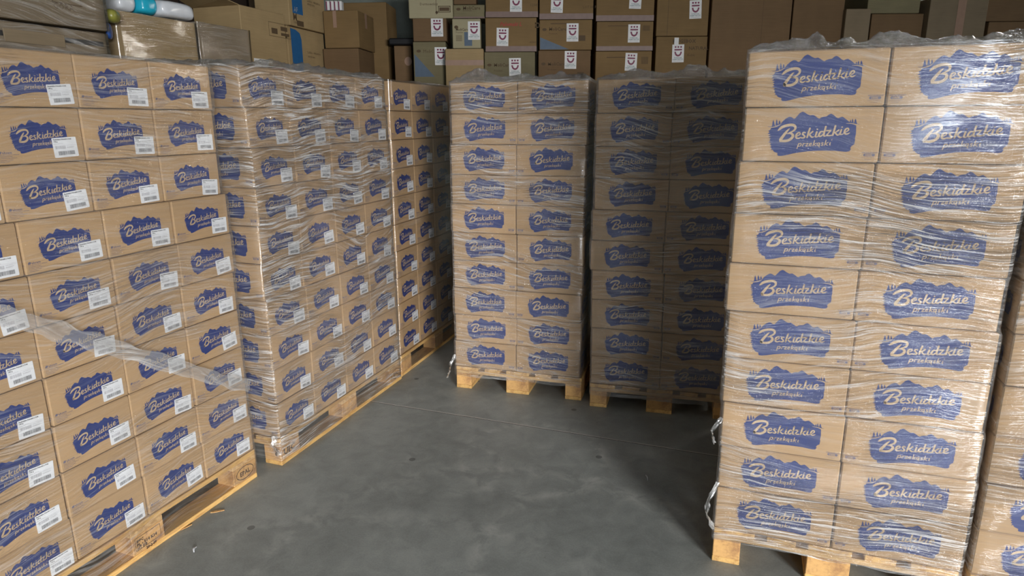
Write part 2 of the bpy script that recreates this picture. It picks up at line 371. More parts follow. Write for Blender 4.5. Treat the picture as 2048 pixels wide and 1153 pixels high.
def paper_label():
    W_, H_ = .083, .063; mb = MB(); c = .003
    Fm = frame((BW/2, 0, 0), (0, 1, 0), (0, 0, 1))        # on the narrow face that carries the label
    pts = []
    for cx, cy, a0 in ((W_-c, c, -90), (W_-c, H_-c, 0), (c, H_-c, 90), (c, c, 180)):
        for k in range(4): a = R(a0 + k * 30); pts.append((cx + c * math.cos(a), cy + c * math.sin(a)))
    n = len(pts)
    mb.poly(pts, 0, Fm, .0016); mb.add([(x, y, .0006) for x, y in pts] + [(x, y, .0016) for x, y in pts], [(i, (i+1) % n, n + (i+1) % n, n + i) for i in range(n)], 0, Fm)
    z = .0019
    mb.tris(text2d('Beskidzkie Paluszki z Solą', .0060, .00020), 1, Fm @ T(.004, .0555), z)
    mb.tris(text2d('140 g', .0060, .00020), 1, Fm @ T(.004, .0490), z)
    mb.tris(text2d('18 szt. / KARTON', .0040), 2, Fm @ T(.004, .0430), z)
    rect(mb, .004, .0415, .079, .0418, 2, Fm, z)
    mb.tris(text2d('najlepiej spożyć przed', .0036), 2, Fm @ T(.046, .0365), z)
    mb.tris(text2d('15.04.2027', .0056, .0001), 2, Fm @ T(.046, .0290), z)
    rnd = random.Random(5)
    for x0, x1, y0, y1, mi in ((.007, .041, .0270, .0375, 2), (.014, .072, .0070, .0200, 1)):
        x = x0
        while x < x1:
            w_ = rnd.choice((.0004, .0007, .0011)); rect(mb, x, y0, x + w_, y1, mi, Fm, z); x += w_ + rnd.choice((.0004, .0006, .0010))
    return mb.build('shipping_label', [M['label'], M['label_ink'], M['thin_ink']])
CART = carton_mesh(); CLAB = paper_label()
CM, LM = CART.data, CLAB.data
bpy.data.objects.remove(CART); bpy.data.objects.remove(CLAB)

# ------------------------------------------------------------------ Euro pallets
def pallet(name_label, X0, Y0, t, stamps=()):
    """local frame: x 0..1.2 along the long side, y 0..0.8; z up"""
    root = empty('euro_pallet', (X0, Y0, 0), t)
    tag(root, name_label, 'pallet', 'wooden pallets under the wrapped loads')
    def b(n, lo, hi, m, rz=0.0):
        o_ = MB(); c = [(lo[i] + hi[i]) / 2 for i in range(3)]
        o_.box([lo[i] - c[i] for i in range(3)], [hi[i] - c[i] for i in range(3)], bev=.0025)
        ob = o_.build(n, m, root); ob.location = c; return ob
    for y0, w_ in ((0, .1), (.3275, .145), (.7, .1)): b('skid_board', (.001, y0, 0), (1.199, y0 + w_, .022), M['wood'])
    blocks = []
    for x0 in (0, .5275, 1.055):
        for y0, w_ in ((0, .1), (.3275, .145), (.7, .1)): blocks.append(b('block', (x0, y0 + .001, .0225), (x0 + .145, y0 + w_ - .001, .0995), M['block']))
        b('cross_board', (x0, .001, .100), (x0 + .145, .799, .1215), M['wood_y'])
    for y0, w_ in ((0, .145), (.1875, .1), (.3275, .145), (.5125, .1), (.655, .145)): b('deck_board', (0, y0, .122), (1.2, y0 + w_, .144), M['wood'])
    for kind, x, side in stamps:
        mb = MB()
        Fm = frame((x, -.0006, .028), (1, 0, 0), (0, 0, 1)) if side == 'near' else frame((x, .8006, .028), (-1, 0, 0), (0, 0, 1))
        if kind == 'box':
            for q in ((0,0,.115,.0015),(0,.052,.115,.0535),(0,0,.0015,.0535),(.1135,0,.115,.0535)): rect(mb, *q, 0, Fm @ T(.012, .010), 0)
            mb.tris(text2d('IPPC', .016, .0006), 0, Fm @ T(.018, .042), 0); mb.tris(text2d('PL - 514 K14', .017, .0008), 0, Fm @ T(.018, .026), 0)
            mb.tris(text2d('HT DB', .015, .0006), 0, Fm @ T(.018, .013), 0); mb.tris(text2d('20-2-09', .015, .0008), 0, Fm @ T(.055, -.006), 0)
        elif kind == 'oval':
            n = 28; a = [(.07 + .055 * math.cos(2*math.pi*i/n), .037 + .032 * math.sin(2*math.pi*i/n), 0) for i in range(n)]
            c_ = [(.07 + .052 * math.cos(2*math.pi*i/n), .037 + .029 * math.sin(2*math.pi*i/n), 0) for i in range(n)]
            mb.add(a + c_, [(i, (i+1) % n, n + (i+1) % n, n + i) for i in range(n)], 0, Fm)
            mb.tris(text2d('EPAL', .030, .0006, 'CENTER'), 0, Fm @ T(.07, .026), 0)
        else:
            mb.tris(text2d(kind, .052, .0015), 0, Fm @ T(.02, .018), 0)
        tag(mb.build('stamp', M['stamp'], root), 'dark burnt stamp')
    return root

# ------------------------------------------------------------------ wrapped loads
ORD = ['bottom', 'second', 'third', 'fourth', 'fifth', 'sixth', 'seventh', 'eighth', 'ninth', 'top']
def layer_words(k):            # k = 1 (bottom) .. 10 (top)
    return {10: 'top layer', 9: 'second layer down', 8: 'third layer down', 7: 'fourth layer down', 6: 'fifth layer down', 5: 'fifth layer up', 4: 'fourth layer up', 3: 'third layer up', 2: 'second layer up', 1: 'bottom layer'}[k]

def film_sheet(name, u0, u1, v0, v1, zb, h, layers, offs, mat, zbase, top_rag=0.0, seed=0):
    """closed sheet round a load; local frame u (along the seen face), v (depth); offs[k] = layer shift"""
    rings = []; zs = []
    zs.append((zbase, 0)); zs.append((zbase + .02, 0))
    if zb - zbase > .05: zs.append(((zb + zbase) / 2, 0))
    for k in range(layers):
        for t_ in (.08, .3, .5, .7, .93): zs.append((zb + h * (k + t_), k))
    zs.append((zb + h * layers + .006, layers - 1))
    per = []
    mb = MB(); uvs = []
    NU = max(6, int((u1 - u0) / .035)); NV = max(6, int((v1 - v0) / .05))
    g = .0065
    for zi, (z, k) in enumerate(zs):
        du, dv = offs[k]
        a0, a1, b0, b1 = u0 + du - g, u1 + du + g, v0 + dv - g, v1 + dv + g
        r_ = .007; row = []
        def seg(p, q, n):
            for i in range(n):
                s_ = i / n; row.append((p[0] + (q[0] - p[0]) * s_, p[1] + (q[1] - p[1]) * s_))
        seg((a0 + r_, b0), (a1 - r_, b0), NU); seg((a1 - r_, b0), (a1, b0 + r_), 2); seg((a1, b0 + r_), (a1, b1 - r_), NV); seg((a1, b1 - r_), (a1 - r_, b1), 2)
        seg((a1 - r_, b1), (a0 + r_, b1), NU); seg((a0 + r_, b1), (a0, b1 - r_), 2); seg((a0, b1 - r_), (a0, b0 + r_), NV); seg((a0, b0 + r_), (a0 + r_, b0), 2)
        rings.append((z, row))
    n = len(rings[0][1])
    dist = [0]
    r0 = rings[0][1]
    for i in range(1, n + 1): dist.append(dist[-1] + math.hypot(r0[i % n][0] - r0[i-1][0], r0[i % n][1] - r0[i-1][1]))
    cx, cy = (u0 + u1) / 2, (v0 + v1) / 2
    for z, row in rings:
        for i, (x, y) in enumerate(row):
            q = noise.noise(Vector((x * 5 + seed, y * 5, z * 38))) * .0022 + noise.noise(Vector((x * 3 + seed, y * 3, z * 9))) * .0015
            dx, dy = x - cx, y - cy
            ax = abs(dx) / ((u1 - u0) / 2) > abs(dy) / ((v1 - v0) / 2)
            nx, ny = ((1 if dx > 0 else -1), 0) if ax else (0, (1 if dy > 0 else -1))
            mb.v.append((x + nx * q, y + ny * q, z + (noise.noise(Vector((x * 9 + seed, y * 9, 0))) * .012 if z == zs[0][0] else 0)))
    nf = []
    for j in range(len(rings) - 1):
        for i in range(n):
            a = j * n + i; b = j * n + (i + 1) % n
            mb.f.append((a, b, b + n, a + n)); mb.m.append(0)
            nf.append(((dist[i], rings[j][0]), (dist[i+1], rings[j][0]), (dist[i+1], rings[j+1][0]), (dist[i], rings[j+1][0])))
    o = mb.build(name, mat, None, smooth=True)
    uvl = o.data.uv_layers.new(name='wrap'); q = 0
    for poly, uvq in zip(o.data.polygons, nf):
        for li, uvc in zip(poly.loop_indices, uvq): uvl.data[li].uv = uvc
    return o

def crumpled_top(parent, u0, u1, v0, v1, ztop, mat, seed, amp=.04, off=(0, 0), peaks=()):
    """loose film gathered over the top of a load"""
    nu = int((u1 - u0) / .011); nv = int((v1 - v0) / .016)
    mb = MB(); g = .006
    for j in range(nv + 1):
        for i in range(nu + 1):
            s_ = i / nu; t_ = j / nv
            x = u0 - g + (u1 - u0 + 2*g) * s_ + off[0]; y = v0 - g + (v1 - v0 + 2*g) * t_ + off[1]
            e = min(s_ * (u1 - u0), (1 - s_) * (u1 - u0), t_ * (v1 - v0), (1 - t_) * (v1 - v0))
            rise = min(1, e / .03); fall = 1.0 if e < .09 else max(.18, 1 - (e - .09) / .10)
            a = 1 - abs(noise.noise(Vector((x * 11 + seed, y * 11, seed)))) * 2.2
            b = 1 - abs(noise.noise(Vector((x * 27 - seed, y * 27, 3.3)))) * 2.0
            c = noise.noise(Vector((x * 3.2 + seed * 2, y * 3.2, 9.1))) * .9 + .55
            hgt = amp * rise * fall * max(.08, c) * (.62 * max(0, a) + .38 * max(0, b) + .12)
            for pu, pv, ph, pr in peaks:
                d = math.hypot(x - pu, y - pv) / pr
                if d < 1: hgt += ph * (1 - d) ** 1.4 * (.65 + .35 * max(0, a)) * rise
            mb.v.append((x + noise.noise(Vector((x * 30, y * 30, 5 + seed))) * .008 * rise, y + noise.noise(Vector((x * 30, y * 30, 15 + seed))) * .008 * rise, ztop + .004 + hgt))
    uv = []
    for j in range(nv):
        for i in range(nu):
            a = j * (nu + 1) + i; mb.f.append((a, a + 1, a + nu + 2, a + nu + 1)); mb.m.append(0)
    o = mb.build('gathered_top', mat, parent, smooth=True)
    uvl = o.data.uv_layers.new(name='wrap')
    for poly in o.data.polygons:
        for li, vi in zip(poly.loop_indices, poly.vertices):
            v_ = o.data.vertices[vi].co; uvl.data[li].uv = (v_.x + v_.z * 2.2, v_.y + v_.z * 1.3)
    return o

def ribbon_film(name, parent, path, width, mat, seed, twist=0.0):
    """a rumpled strip of film along a 3-D path (list of points), width along 'up'"""
    mb = MB(); P = []
    for i in range(len(path) - 1):
        for k in range(8): P.append(Vector(path[i]).lerp(Vector(path[i+1]), k / 8))
    P.append(Vector(path[-1])); nW = 7
    for i, p in enumerate(P):
        d = (P[min(i+1, len(P)-1)] - P[max(i-1, 0)]).normalized()
        up = Vector((0, 0, 1)) - d * d.z; up = up.normalized() if up.length > .01 else Vector((1, 0, 0)); sd = d.cross(up)
        a = twist * i / len(P) + noise.noise(Vector((i * .21, seed, 0))) * (1.2 if twist else .35)
        up2 = up * math.cos(a) + sd * math.sin(a); sd2 = d.cross(up2)
        wd = width * (1 + .5 * noise.noise(Vector((i * .3, seed, 4))))
        for k in range(nW + 1):
            t_ = k / nW - .5
            mb.v.append(tuple(p + up2 * wd * t_ + sd2 * (.5 if twist else .12) * wd * noise.noise(Vector((i * .35, k * .9, seed)))))
    for i in range(len(P) - 1):
        for k in range(nW):
            a = i * (nW + 1) + k; mb.f.append((a, a + 1, a + nW + 2, a + nW + 1)); mb.m.append(0)
    o = mb.build(name, mat, parent, smooth=True)
    uvl = o.data.uv_layers.new(name='wrap')
    for poly in o.data.polygons:
        for li, vi in zip(poly.loop_indices, poly.vertices):
            i, k = divmod(vi, nW + 1); uvl.data[li].uv = (i * .02, k * width / nW)
    return o

def load(key, X0, Y0, t, su, lx, ly, h, zb, mode, ncol, where, jit, film, pal_off=(0, 0), pal_label='', stamps=(), extra=(), slots=None, diag=0.0, haze=.1, bump=.9, seed=1, amp=.04, peaks=(), fbase=.05, refl=1.0, pal_t=None):
    """mode 'long': the seen face is the 1.2 m side of narrow carton faces; mode 'short': the 0.8 m side of wide faces.
    local frame: u along the seen face, v away from the camera side"""
    group = 'printed cartons of the ' + where
    lm = Matrix.Translation((X0, Y0, 0)) @ Matrix.Rotation(t, 4, 'Z')
    flip = 1
    vdir = 1                       # +v is away from the viewer for 'short'; for 'long' the frame is chosen so too
    rt = random.Random(seed * 13)
    offs = []
    U1 = (1.2 if mode == 'long' else .8) * su; V1 = .8 if mode == 'long' else 1.18
    LXu = lx * math.cos(t) + ly * math.sin(t); LXv = -lx * math.sin(t) + ly * math.cos(t)
    if key == 'A': LXv = -LXv
    cols = ['first', 'second', 'third', 'fourth']
    for k in range(10):
        kk = k + 1                                 # layer number from the bottom
        du = jit.get(kk, 0.0) + (k + .5) * LXu; dv = (k + .5) * LXv + rt.uniform(-.003, .003)
        offs.append((du, dv))
        cells = []
        if mode == 'long':
            cw = .3 * su
            for c in range(4): cells.append((c, cw * (c + .5), .2, 0))
            for e in extra: cells.append((e, cw * (e + .5), .602, 1))
        else:
            cw = .4 * su
            for c in range(2): cells.append((c, cw * (c + .5), .148, 0))
            for e in range(1, 4):
                for c in extra: cells.append((c, cw * (c + .5), .148 + e * .297, e))
        for c, uc, vc, row in cells:
            o = bpy.data.objects.new('printed_carton', CM); col.objects.link(o)
            u_ = uc + du + rt.uniform(-.0012, .0012); v_ = vc + dv + rt.uniform(-.0015, .0015)
            sg = -1 if key == 'A' else 1           # A's u runs towards the camera, so depth is mirrored
            p = lm @ Vector((u_, v_ * sg, zb + k * h + .0005))
            o.location = p
            if mode == 'long':
                rz = t - math.pi / 2 if key != 'A' else t + math.pi / 2
                o.scale = (.395 / BW, (cw - .004) / BD, (h - .003) / BH)
            else:
                rz = t if c == 0 else t + math.pi
                o.scale = ((cw - .003) / BW, .294 / BD, (h - .003) / BH)
            o.rotation_euler = (0, 0, rz + R(rt.uniform(-.45, .45)))
            if row == 0:
                if mode == 'long':
                    nth = cols[c] if key != 'A' else ['first', 'second', 'third', 'fourth'][c]
                    cw_ = 'column %s' % ('one', 'two', 'three', 'four')[c]
                    lab = 'blue-printed carton, %s, %s of %s' % (layer_words(kk), cw_, where)
                else:
                    lab = 'blue-printed kraft carton, %s, %s column of %s' % (layer_words(kk), 'left' if c == 0 else 'right', where)
            else:
                lab = 'kraft carton, %s, row %s behind, %s' % (layer_words(kk), ('two', 'three', 'four')[row - 1], where.split(',')[0])
            tag(o, lab, 'carton', group)
            if mode == 'long' and row == 0:
                l = bpy.data.objects.new('shipping_label', LM); col.objects.link(l); l.parent = o
                l.location = (0, .045 + rt.uniform(-.007, .005) , .006 + rt.uniform(-.002, .008)); l.rotation_euler = (R(rt.uniform(-5, 5) if rt.random() < .5 else rt.uniform(-1.5, 1.5)), 0, 0)
    # pallet
    pt = t if pal_t is None else pal_t
    if mode == 'long':
        if key == 'A':
            q = Vector((X0, Y0, 0)) + Vector((math.cos(t), math.sin(t), 0)) * 1.2
            pallet(pal_label, q.x + pal_off[0], q.y + pal_off[1], t + math.pi, stamps)
        else: pallet(pal_label, X0 + pal_off[0], Y0 + pal_off[1], pt, stamps)
    else:                                           # long side runs away from the viewer
        # pallet local x (1.2) -> v, local y (0.8) -> -u
        q = Vector((X0 + pal_off[0], Y0 + pal_off[1], 0)) + Vector((math.cos(t), math.sin(t), 0)) * .8
        pallet(pal_label, q.x, q.y, pt + math.pi / 2, stamps)
    # film
    fm = film_mat('stretch_film_' + key.lower(), seed * 3.7, diag, haze, bump, refl)
    fc = film_mat('gathered_film_' + key.lower(), seed * 1.7, 0, .22, 2.0, 2.6 * refl, True)
    fo = film_sheet('stretch_wrap', 0, U1, 0, V1, zb, h, 10, offs, fm, fbase, seed=seed)
    fo.matrix_world = lm
    if key == 'A':
        for v_ in fo.data.vertices: v_.co.y = -v_.co.y
        fo.data.flip_normals()
    tag(fo, film, 'plastic film', 'clear stretch film round the pallet loads')
    tp = crumpled_top(fo, 0, U1, 0, V1, zb + 10 * h, fc, seed, amp, offs[9], peaks)
    if key == 'A':
        for v_ in tp.data.vertices: v_.co.y = -v_.co.y
        tp.data.flip_normals()
    return fo, fc, lm

JA = {10: .006, 9: .010, 8: .014, 7: -.010, 6: -.012, 5: 0, 4: .004, 3: .006, 2: .008, 1: 0}
JB = {10: -.020, 9: -.002, 8: .001, 7: .006, 6: .004, 5: -.004, 4: .003, 3: .005, 2: .006, 1: 0}
JD = {10: .006, 9: .005, 8: .001, 7: -.001, 6: -.003, 5: 0, 4: 0, 3: -.004, 2: 0, 1: -.004}
JE = {10: .007, 9: 0, 8: 0, 7: .001, 6: -.008, 5: -.012, 4: -.001, 3: -.001, 2: .003, 1: .003}
JF = {10: .007, 9: .007, 8: -.002, 7: -.006, 6: -.011, 5: -.003, 4: -.004, 3: 0, 2: .003, 1: 0}
# the columns run away from the corner named in the label
fA, fcA, lmA = load('A', -1.2206, 2.8278, -1.9313, .9654, -.0002, -.0015, .1718, .1468, 'long', 4, 'near left load, counted from its far corner', JA,
     'clear stretch film round the near left load, with a slack band across it', pal_label='wooden pallet with a boxed burnt stamp under the near left load',
     stamps=(('box', .5275, 'near'), ('oval', 1.055, 'near')), extra=(0,), diag=R(1.2), haze=.15, bump=1.2, seed=2, amp=.012, fbase=.03, refl=.9)
fB, fcB, lmB = load('B', -1.1367, 2.9253, 1.2228, .9811, .0001, -.0006, .1732, .1484, 'long', 4, 'second left load, counted from its near corner', JB,
     'clear stretch film with diagonal glossy creases round the second left load', pal_label='wooden pallet with hand-sized letters on its corner block under second left load',
     stamps=(('UIC', 0, 'near'), ('oval', 1.055, 'near')), extra=(0,), diag=R(-7), haze=.42, bump=2.2, seed=3, amp=.045, fbase=.03, peaks=((.25, .07, .03, .12), (.8, .08, .03, .12)))
fC, fcC, lmC = load('C', -.732, 4.082, 1.25, .9911, .0007, 0, .1731, .1491, 'long', 4, 'far left load, counted from its near corner', {},
     'clear stretch film round the half-shaded far left load', pal_label='wooden pallet in shade under the far left load', extra=(), diag=R(2), haze=.06, bump=.6, seed=4, amp=.02, fbase=.03)
fD, fcD, lmD = load('D', -.3552, 3.904, -.278, .9879, .0003, -.0008, .1709, .1463, 'short', 2, 'middle load', JD,
     'clear stretch film round the middle load, peaked over its top left corner', pal_label='wooden pallet with pale blocks under the middle load', extra=(0,), diag=R(1), haze=.28, bump=1.6, seed=5, amp=.05, fbase=.085, peaks=((.16, .12, .075, .14), (.42, .1, .03, .12), (.62, .1, .03, .12)))
fE, fcE, lmE = load('E', .4563, 3.6083, -.262, .9894, -.0008, -.0006, .1704, .1476, 'short', 2, 'shaded load between middle and right', JE,
     'clear stretch film round the shaded load between middle and right', pal_label='wooden pallet in shade between the middle and right loads', extra=(0,), diag=R(-3), haze=.24, bump=2.0, seed=6, amp=.045, fbase=.075, peaks=((.2, .1, .03, .14), (.45, .1, .04, .16), (.6, .1, .03, .12)))
fF, fcF, lmF = load('F', .7612, 2.1924, -.3365, 1.0038, -.0014, .0011, .1705, .1473, 'short', 2, 'bright near right load', JF,
     'clear stretch film with white glare on the bright near right load', pal_label='wooden pallet with square corner block under the near right load', extra=(0,), diag=R(-2.5), haze=.30, bump=1.8, seed=7, amp=.042, fbase=.10, peaks=((.16, .09, .03, .12), (.4, .1, .025, .12)))
fG, fcG, lmG = load('G', 1.545, 1.917, -.3365, 1.0, -.0010, .0010, .1705, .1473, 'short', 2, 'load cut by the right edge', {},
     'clear stretch film round the load cut by the right edge', pal_label='wooden pallet under the load cut by the right edge', extra=(0,), diag=R(-4), haze=.26, bump=2.0, seed=8, amp=.045, fbase=.05)

# slack band of film hanging in front of the near left load, loose ends at pallet corners
Ai = lmA.inverted()
def a_pt(px, py, gap):
    """point 'gap' in front of the near left load's face along the ray of a picture point"""
    d = (_f * F_PX + _r * (px - 1024) - _u * (py - 576.5)); t0 = -1.9313
    n = Vector((-math.sin(t0), math.cos(t0), 0)); o_ = Vector((-1.2206, 2.8278, 0)) + n * gap
    s_ = n.dot(o_ - CAM) / n.dot(d); return CAM + d * s_
fband = film_mat('slack_film_band', 3.1, 0, .42, .5, 1.5)
ribbon_film('slack_band', fA, [Ai @ a_pt(x, y, g_) for x, y, g_ in ((-60, 610, .03), (0, 630, .035), (90, 655, .04), (180, 682, .04), (280, 712, .035), (380, 742, .03), (440, 760, .025), (500, 772, .015))], .058, fband, 3)
def tail(parent, lm, pts, w_, seed):
    inv = lm.inverted(); ribbon_film('loose_end', parent, [inv @ Vector(p) for p in pts], w_, fband, seed, 2.5)
q = Vector((-.375, 3.90, 0)); tail(fD, lmD, [q + Vector((.02, 0, .22)), q + Vector((-.012, -.02, .17)), q + Vector((-.02, -.02, .12)), q + Vector((-.035, -.02, .075))], .02, 1)
q = Vector((.745, 2.185, 0)); tail(fF, lmF, [q + Vector((.015, 0, .34)), q + Vector((-.02, -.01, .27)), q + Vector((-.022, -.01, .21)), q + Vector((.01, -.008, .15))], .018, 2)
tail(fF, lmF, [q + Vector((.01, 0, .60)), q + Vector((-.025, -.005, .55)), q + Vector((-.012, -.005, .50))], .014, 5)
q = Vector((-1.15, 2.91, 0)); tail(fB, lmB, [q + Vector((0, 0, .17)), q + Vector((-.01, -.015, .12)), q + Vector((.015, -.01, .07))], .03, 3)


# ------------------------------------------------------------------ the building
def concrete():
    m, nt, p, N, L = new_mat('floor_concrete')
    tc = N('ShaderNodeTexCoord'); o = tc.outputs['Object']
    n1 = noise_n(nt, .9, 5, o, .6, .4); n2 = noise_n(nt, 9, 5, o, .65, .5); n3 = noise_n(nt, 140, 2, o)
    a = mathn(nt, 'MULTIPLY', n1.outputs[0], .5); b = mathn(nt, 'MULTIPLY', n2.outputs[0], .35); c = mathn(nt, 'MULTIPLY', n3.outputs[0], .15)
    s = mathn(nt, 'ADD', a.outputs[0], b.outputs[0]); s = mathn(nt, 'ADD', s.outputs[0], c.outputs[0])
    rp = ramp(nt, [(0.34, (.19, .207, .200)), (0.50, (.29, .312, .302)), (0.68, (.41, .435, .42))]); L(s.outputs[0], rp.inputs[0])
    cur = rp.outputs[0]
    def over(fac, colr):
        nonlocal cur
        mx = N('ShaderNodeMix'); mx.data_type = 'RGBA'; L(fac, mx.inputs[0]); L(cur, mx.inputs[6]); mx.inputs[7].default_value = (*colr, 1); cur = mx.outputs[2]
    # pale tyre scuffs: arcs about a few turning points
    for cx, cy, r0, wd, st in ((.35, 2.2, .55, .05, .30), (-.1, 2.0, .95, .07, .22), (.1, 3.0, .42, .04, .28), (-.6, 1.2, 1.35, .08, .18), (-.3, 2.9, .3, .03, .22)):
        sx = N('ShaderNodeVectorMath'); sx.operation = 'DISTANCE'; L(o, sx.inputs[0]); sx.inputs[1].default_value = (cx, cy, 0)
        nn = mathn(nt, 'MULTIPLY', n2.outputs[0], .10); d = mathn(nt, 'ADD', sx.outputs['Value'], nn.outputs[0])
        d = mathn(nt, 'SUBTRACT', d.outputs[0], r0); d = mathn(nt, 'ABSOLUTE', d.outputs[0]); d = mathn(nt, 'DIVIDE', d.outputs[0], wd)
        d = mathn(nt, 'SUBTRACT', 1, d.outputs[0], True)
        k = ramp(nt, [(.42, (0,)*3), (.66, (1,)*3)]); L(n2.outputs[0], k.inputs[0])
        k2 = ramp(nt, [(.34, (0,)*3), (.60, (1,)*3)]); L(n1.outputs[0], k2.inputs[0])
        d = mathn(nt, 'MULTIPLY', d.outputs[0], k.outputs[0]); d = mathn(nt, 'MULTIPLY', d.outputs[0], k2.outputs[0]); d = mathn(nt, 'MULTIPLY', d.outputs[0], st * 3.0, True)
        over(d.outputs[0], (.50, .51, .49))
    # pale dust specks and dark spots
    vo = N('ShaderNodeTexVoronoi'); vo.inputs['Scale'].default_value = 7; L(o, vo.inputs['Vector'])
    d = mathn(nt, 'LESS_THAN', vo.outputs['Distance'], .035); d = mathn(nt, 'MULTIPLY', d.outputs[0], .5); over(d.outputs[0], (.22, .22, .21))
    vo = N('ShaderNodeTexVoronoi'); vo.inputs['Scale'].default_value = 3.1; L(o, vo.inputs['Vector'])
    d = mathn(nt, 'LESS_THAN', vo.outputs['Distance'], .05); d = mathn(nt, 'MULTIPLY', d.outputs[0], .5); over(d.outputs[0], (.02, .02, .02))
    # the cut joint across the floor
    p0 = ground(735, 802); p1 = ground(1154, 868); dr = (p1 - p0).normalized(); nv = Vector((-dr.y, dr.x, 0))
    dt = N('ShaderNodeVectorMath'); dt.operation = 'DOT_PRODUCT'; L(o, dt.inputs[0]); dt.inputs[1].default_value = nv
    d = mathn(nt, 'SUBTRACT', dt.outputs['Value'], nv.dot(p0)); nn = mathn(nt, 'MULTIPLY', n2.outputs[0], .016); d = mathn(nt, 'ADD', d.outputs[0], nn.outputs[0])
    d = mathn(nt, 'SUBTRACT', d.outputs[0], .008)
    d2 = mathn(nt, 'ABSOLUTE', d.outputs[0]); ln = mathn(nt, 'LESS_THAN', d2.outputs[0], .0055); over(ln.outputs[0], (.50, .50, .47))
    e = mathn(nt, 'ADD', d.outputs[0], .006); e = mathn(nt, 'ABSOLUTE', e.outputs[0]); e = mathn(nt, 'LESS_THAN', e.outputs[0], .002); over(e.outputs[0], (.03, .03, .03))
    L(cur, p.inputs['Base Color'])
    rr = ramp(nt, [(.35, (.40,)*3), (.65, (.60,)*3)]); L(s.outputs[0], rr.inputs[0]); L(rr.outputs[0], p.inputs['Roughness'])
    p.inputs['Specular IOR Level'].default_value = .35
    bp = N('ShaderNodeBump'); bp.inputs['Strength'].default_value = .2; bp.inputs['Distance'].default_value = .004; L(s.outputs[0], bp.inputs['Height']); L(bp.outputs[0], p.inputs['Normal'])
    return m
M['floor'] = concrete()
M['wall'] = flat_mat('grey_render', (.20, .225, .205), .8)
M['ceil'] = flat_mat('ceiling_panel', (.22, .22, .21), .8)
def struct(name, lo, hi, m):
    mb = MB(); mb.box(lo, hi); return tag(mb.build(name, m), kind='structure')
struct('floor', (-3.75, -5.2, -.12), (6.75, 7.75, 0), M['floor'])
struct('wall_back', (-3.75, 7.6, 0), (6.75, 7.75, 4.4), M['wall'])
struct('wall_left', (-3.75, -5.2, 0), (-3.6, 7.6, 4.4), M['wall'])
struct('wall_right', (6.6, -5.2, 0), (6.75, 7.6, 4.4), M['wall'])
_mb = MB()                                              # front wall with the wide door opening behind the photographer
for lo, hi in (((-3.75, -5.35, 0), (.2, -5.2, 4.4)), ((5.2, -5.35, 0), (6.75, -5.2, 4.4)), ((.2, -5.35, 2.48), (5.2, -5.2, 4.4))): _mb.box(lo, hi)
tag(_mb.build('wall_front', M['wall']), kind='structure')
struct('ceiling', (-3.75, -5.2, 4.4), (6.75, 7.75, 4.5), M['ceil'])

def added_window(name, M4, W_, H_):  # frame round an added strip lamp, not a known opening
    root = empty(name); root.matrix_world = M4; tag(root, kind='structure')
    mb = MB()
    for lo, hi in (((-W_/2 - .06, -.04, -H_/2 - .06), (W_/2 + .06, .04, -H_/2)), ((-W_/2 - .06, -.04, H_/2), (W_/2 + .06, .04, H_/2 + .06)), ((-W_/2 - .06, -.04, -H_/2), (-W_/2, .04, H_/2)), ((W_/2, -.04, -H_/2), (W_/2 + .06, .04, H_/2))): mb.box(lo, hi)
    mb.build('added_window_frame', M['ceil'], root)
added_window('added_window_1', Matrix.Translation((5.3, 7.56, 3.30)), 2.2, .22)
added_window('added_window_2', Matrix.Translation((6.56, 6.1, 3.30)) @ Matrix.Rotation(R(90), 4, 'Z'), 2.4, .22)

# ------------------------------------------------------------------ racks that carry the mixed goods (below the frame's sight line)
def rack(label, M4, L_, D_, deck_z):
    root = empty('storage_rack'); root.matrix_world = M4
    tag(root, label, 'rack')
    n = max(2, round(L_ / 2.6) + 1)
    for i in range(n):
        x = i * (L_ - .08) / (n - 1)
        for y in (0, D_ - .07): m_ = MB(); m_.box((x, y, 0), (x + .08, y + .07, deck_z - .12), bev=.003); m_.build('upright', M['steel'], root)
    for y in (.0, D_ - .05):
        m_ = MB(); m_.box((0, y, deck_z - .12), (L_, y + .05, deck_z - .02), bev=.003); m_.build('beam', M['steel'], root)
    m_ = MB(); k = 0
    while k * .2 < D_ - .05: m_.box((0, k * .2, deck_z - .02), (L_, min(k * .2 + .18, D_), deck_z)); k += 1
    m_.build('deck', M['wood'], root)
DECK = 1.90
tA = Matrix.Translation((-2.105, 3.16, 0)) @ Matrix.Rotation(R(70), 4, 'Z') @ Matrix.Translation((-1.0, 0, 0))
rack('low steel rack behind the left loads carrying mixed cartons', tA, 3.72, 1.0, DECK)
rack('long steel rack along the back wall carrying stickered cartons', Matrix.Translation((-1.75, 6.30, 0)), 7.6, 1.05, DECK)

# ------------------------------------------------------------------ mixed cartons
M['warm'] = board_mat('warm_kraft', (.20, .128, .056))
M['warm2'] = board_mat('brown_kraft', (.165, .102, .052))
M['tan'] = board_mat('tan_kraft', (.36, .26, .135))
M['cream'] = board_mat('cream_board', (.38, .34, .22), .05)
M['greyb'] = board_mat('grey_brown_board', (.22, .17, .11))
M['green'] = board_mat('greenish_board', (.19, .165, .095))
M['shade_dark'] = board_mat('shade_dark_board', (.035, .022, .016))  # near-black tone that stands for deep shade
M['tape'] = flat_mat('brown_tape', (.33, .21, .15), .35, .5)
M['ptape'] = flat_mat('mauve_tape', (.22, .15, .13), .45, .3)
M['ink'] = flat_mat('brown_ink', (.10, .065, .035), .7)
M['paper'] = flat_mat('white_sticker', (.74, .74, .75), .5)
M['plum'] = flat_mat('plum_ink', (.20, .035, .085), .5)
M['teal'] = flat_mat('teal_ink', (.12, .22, .24), .5)
M['cyan'] = flat_mat('bright_blue_print', (.015, .115, .30), .5)
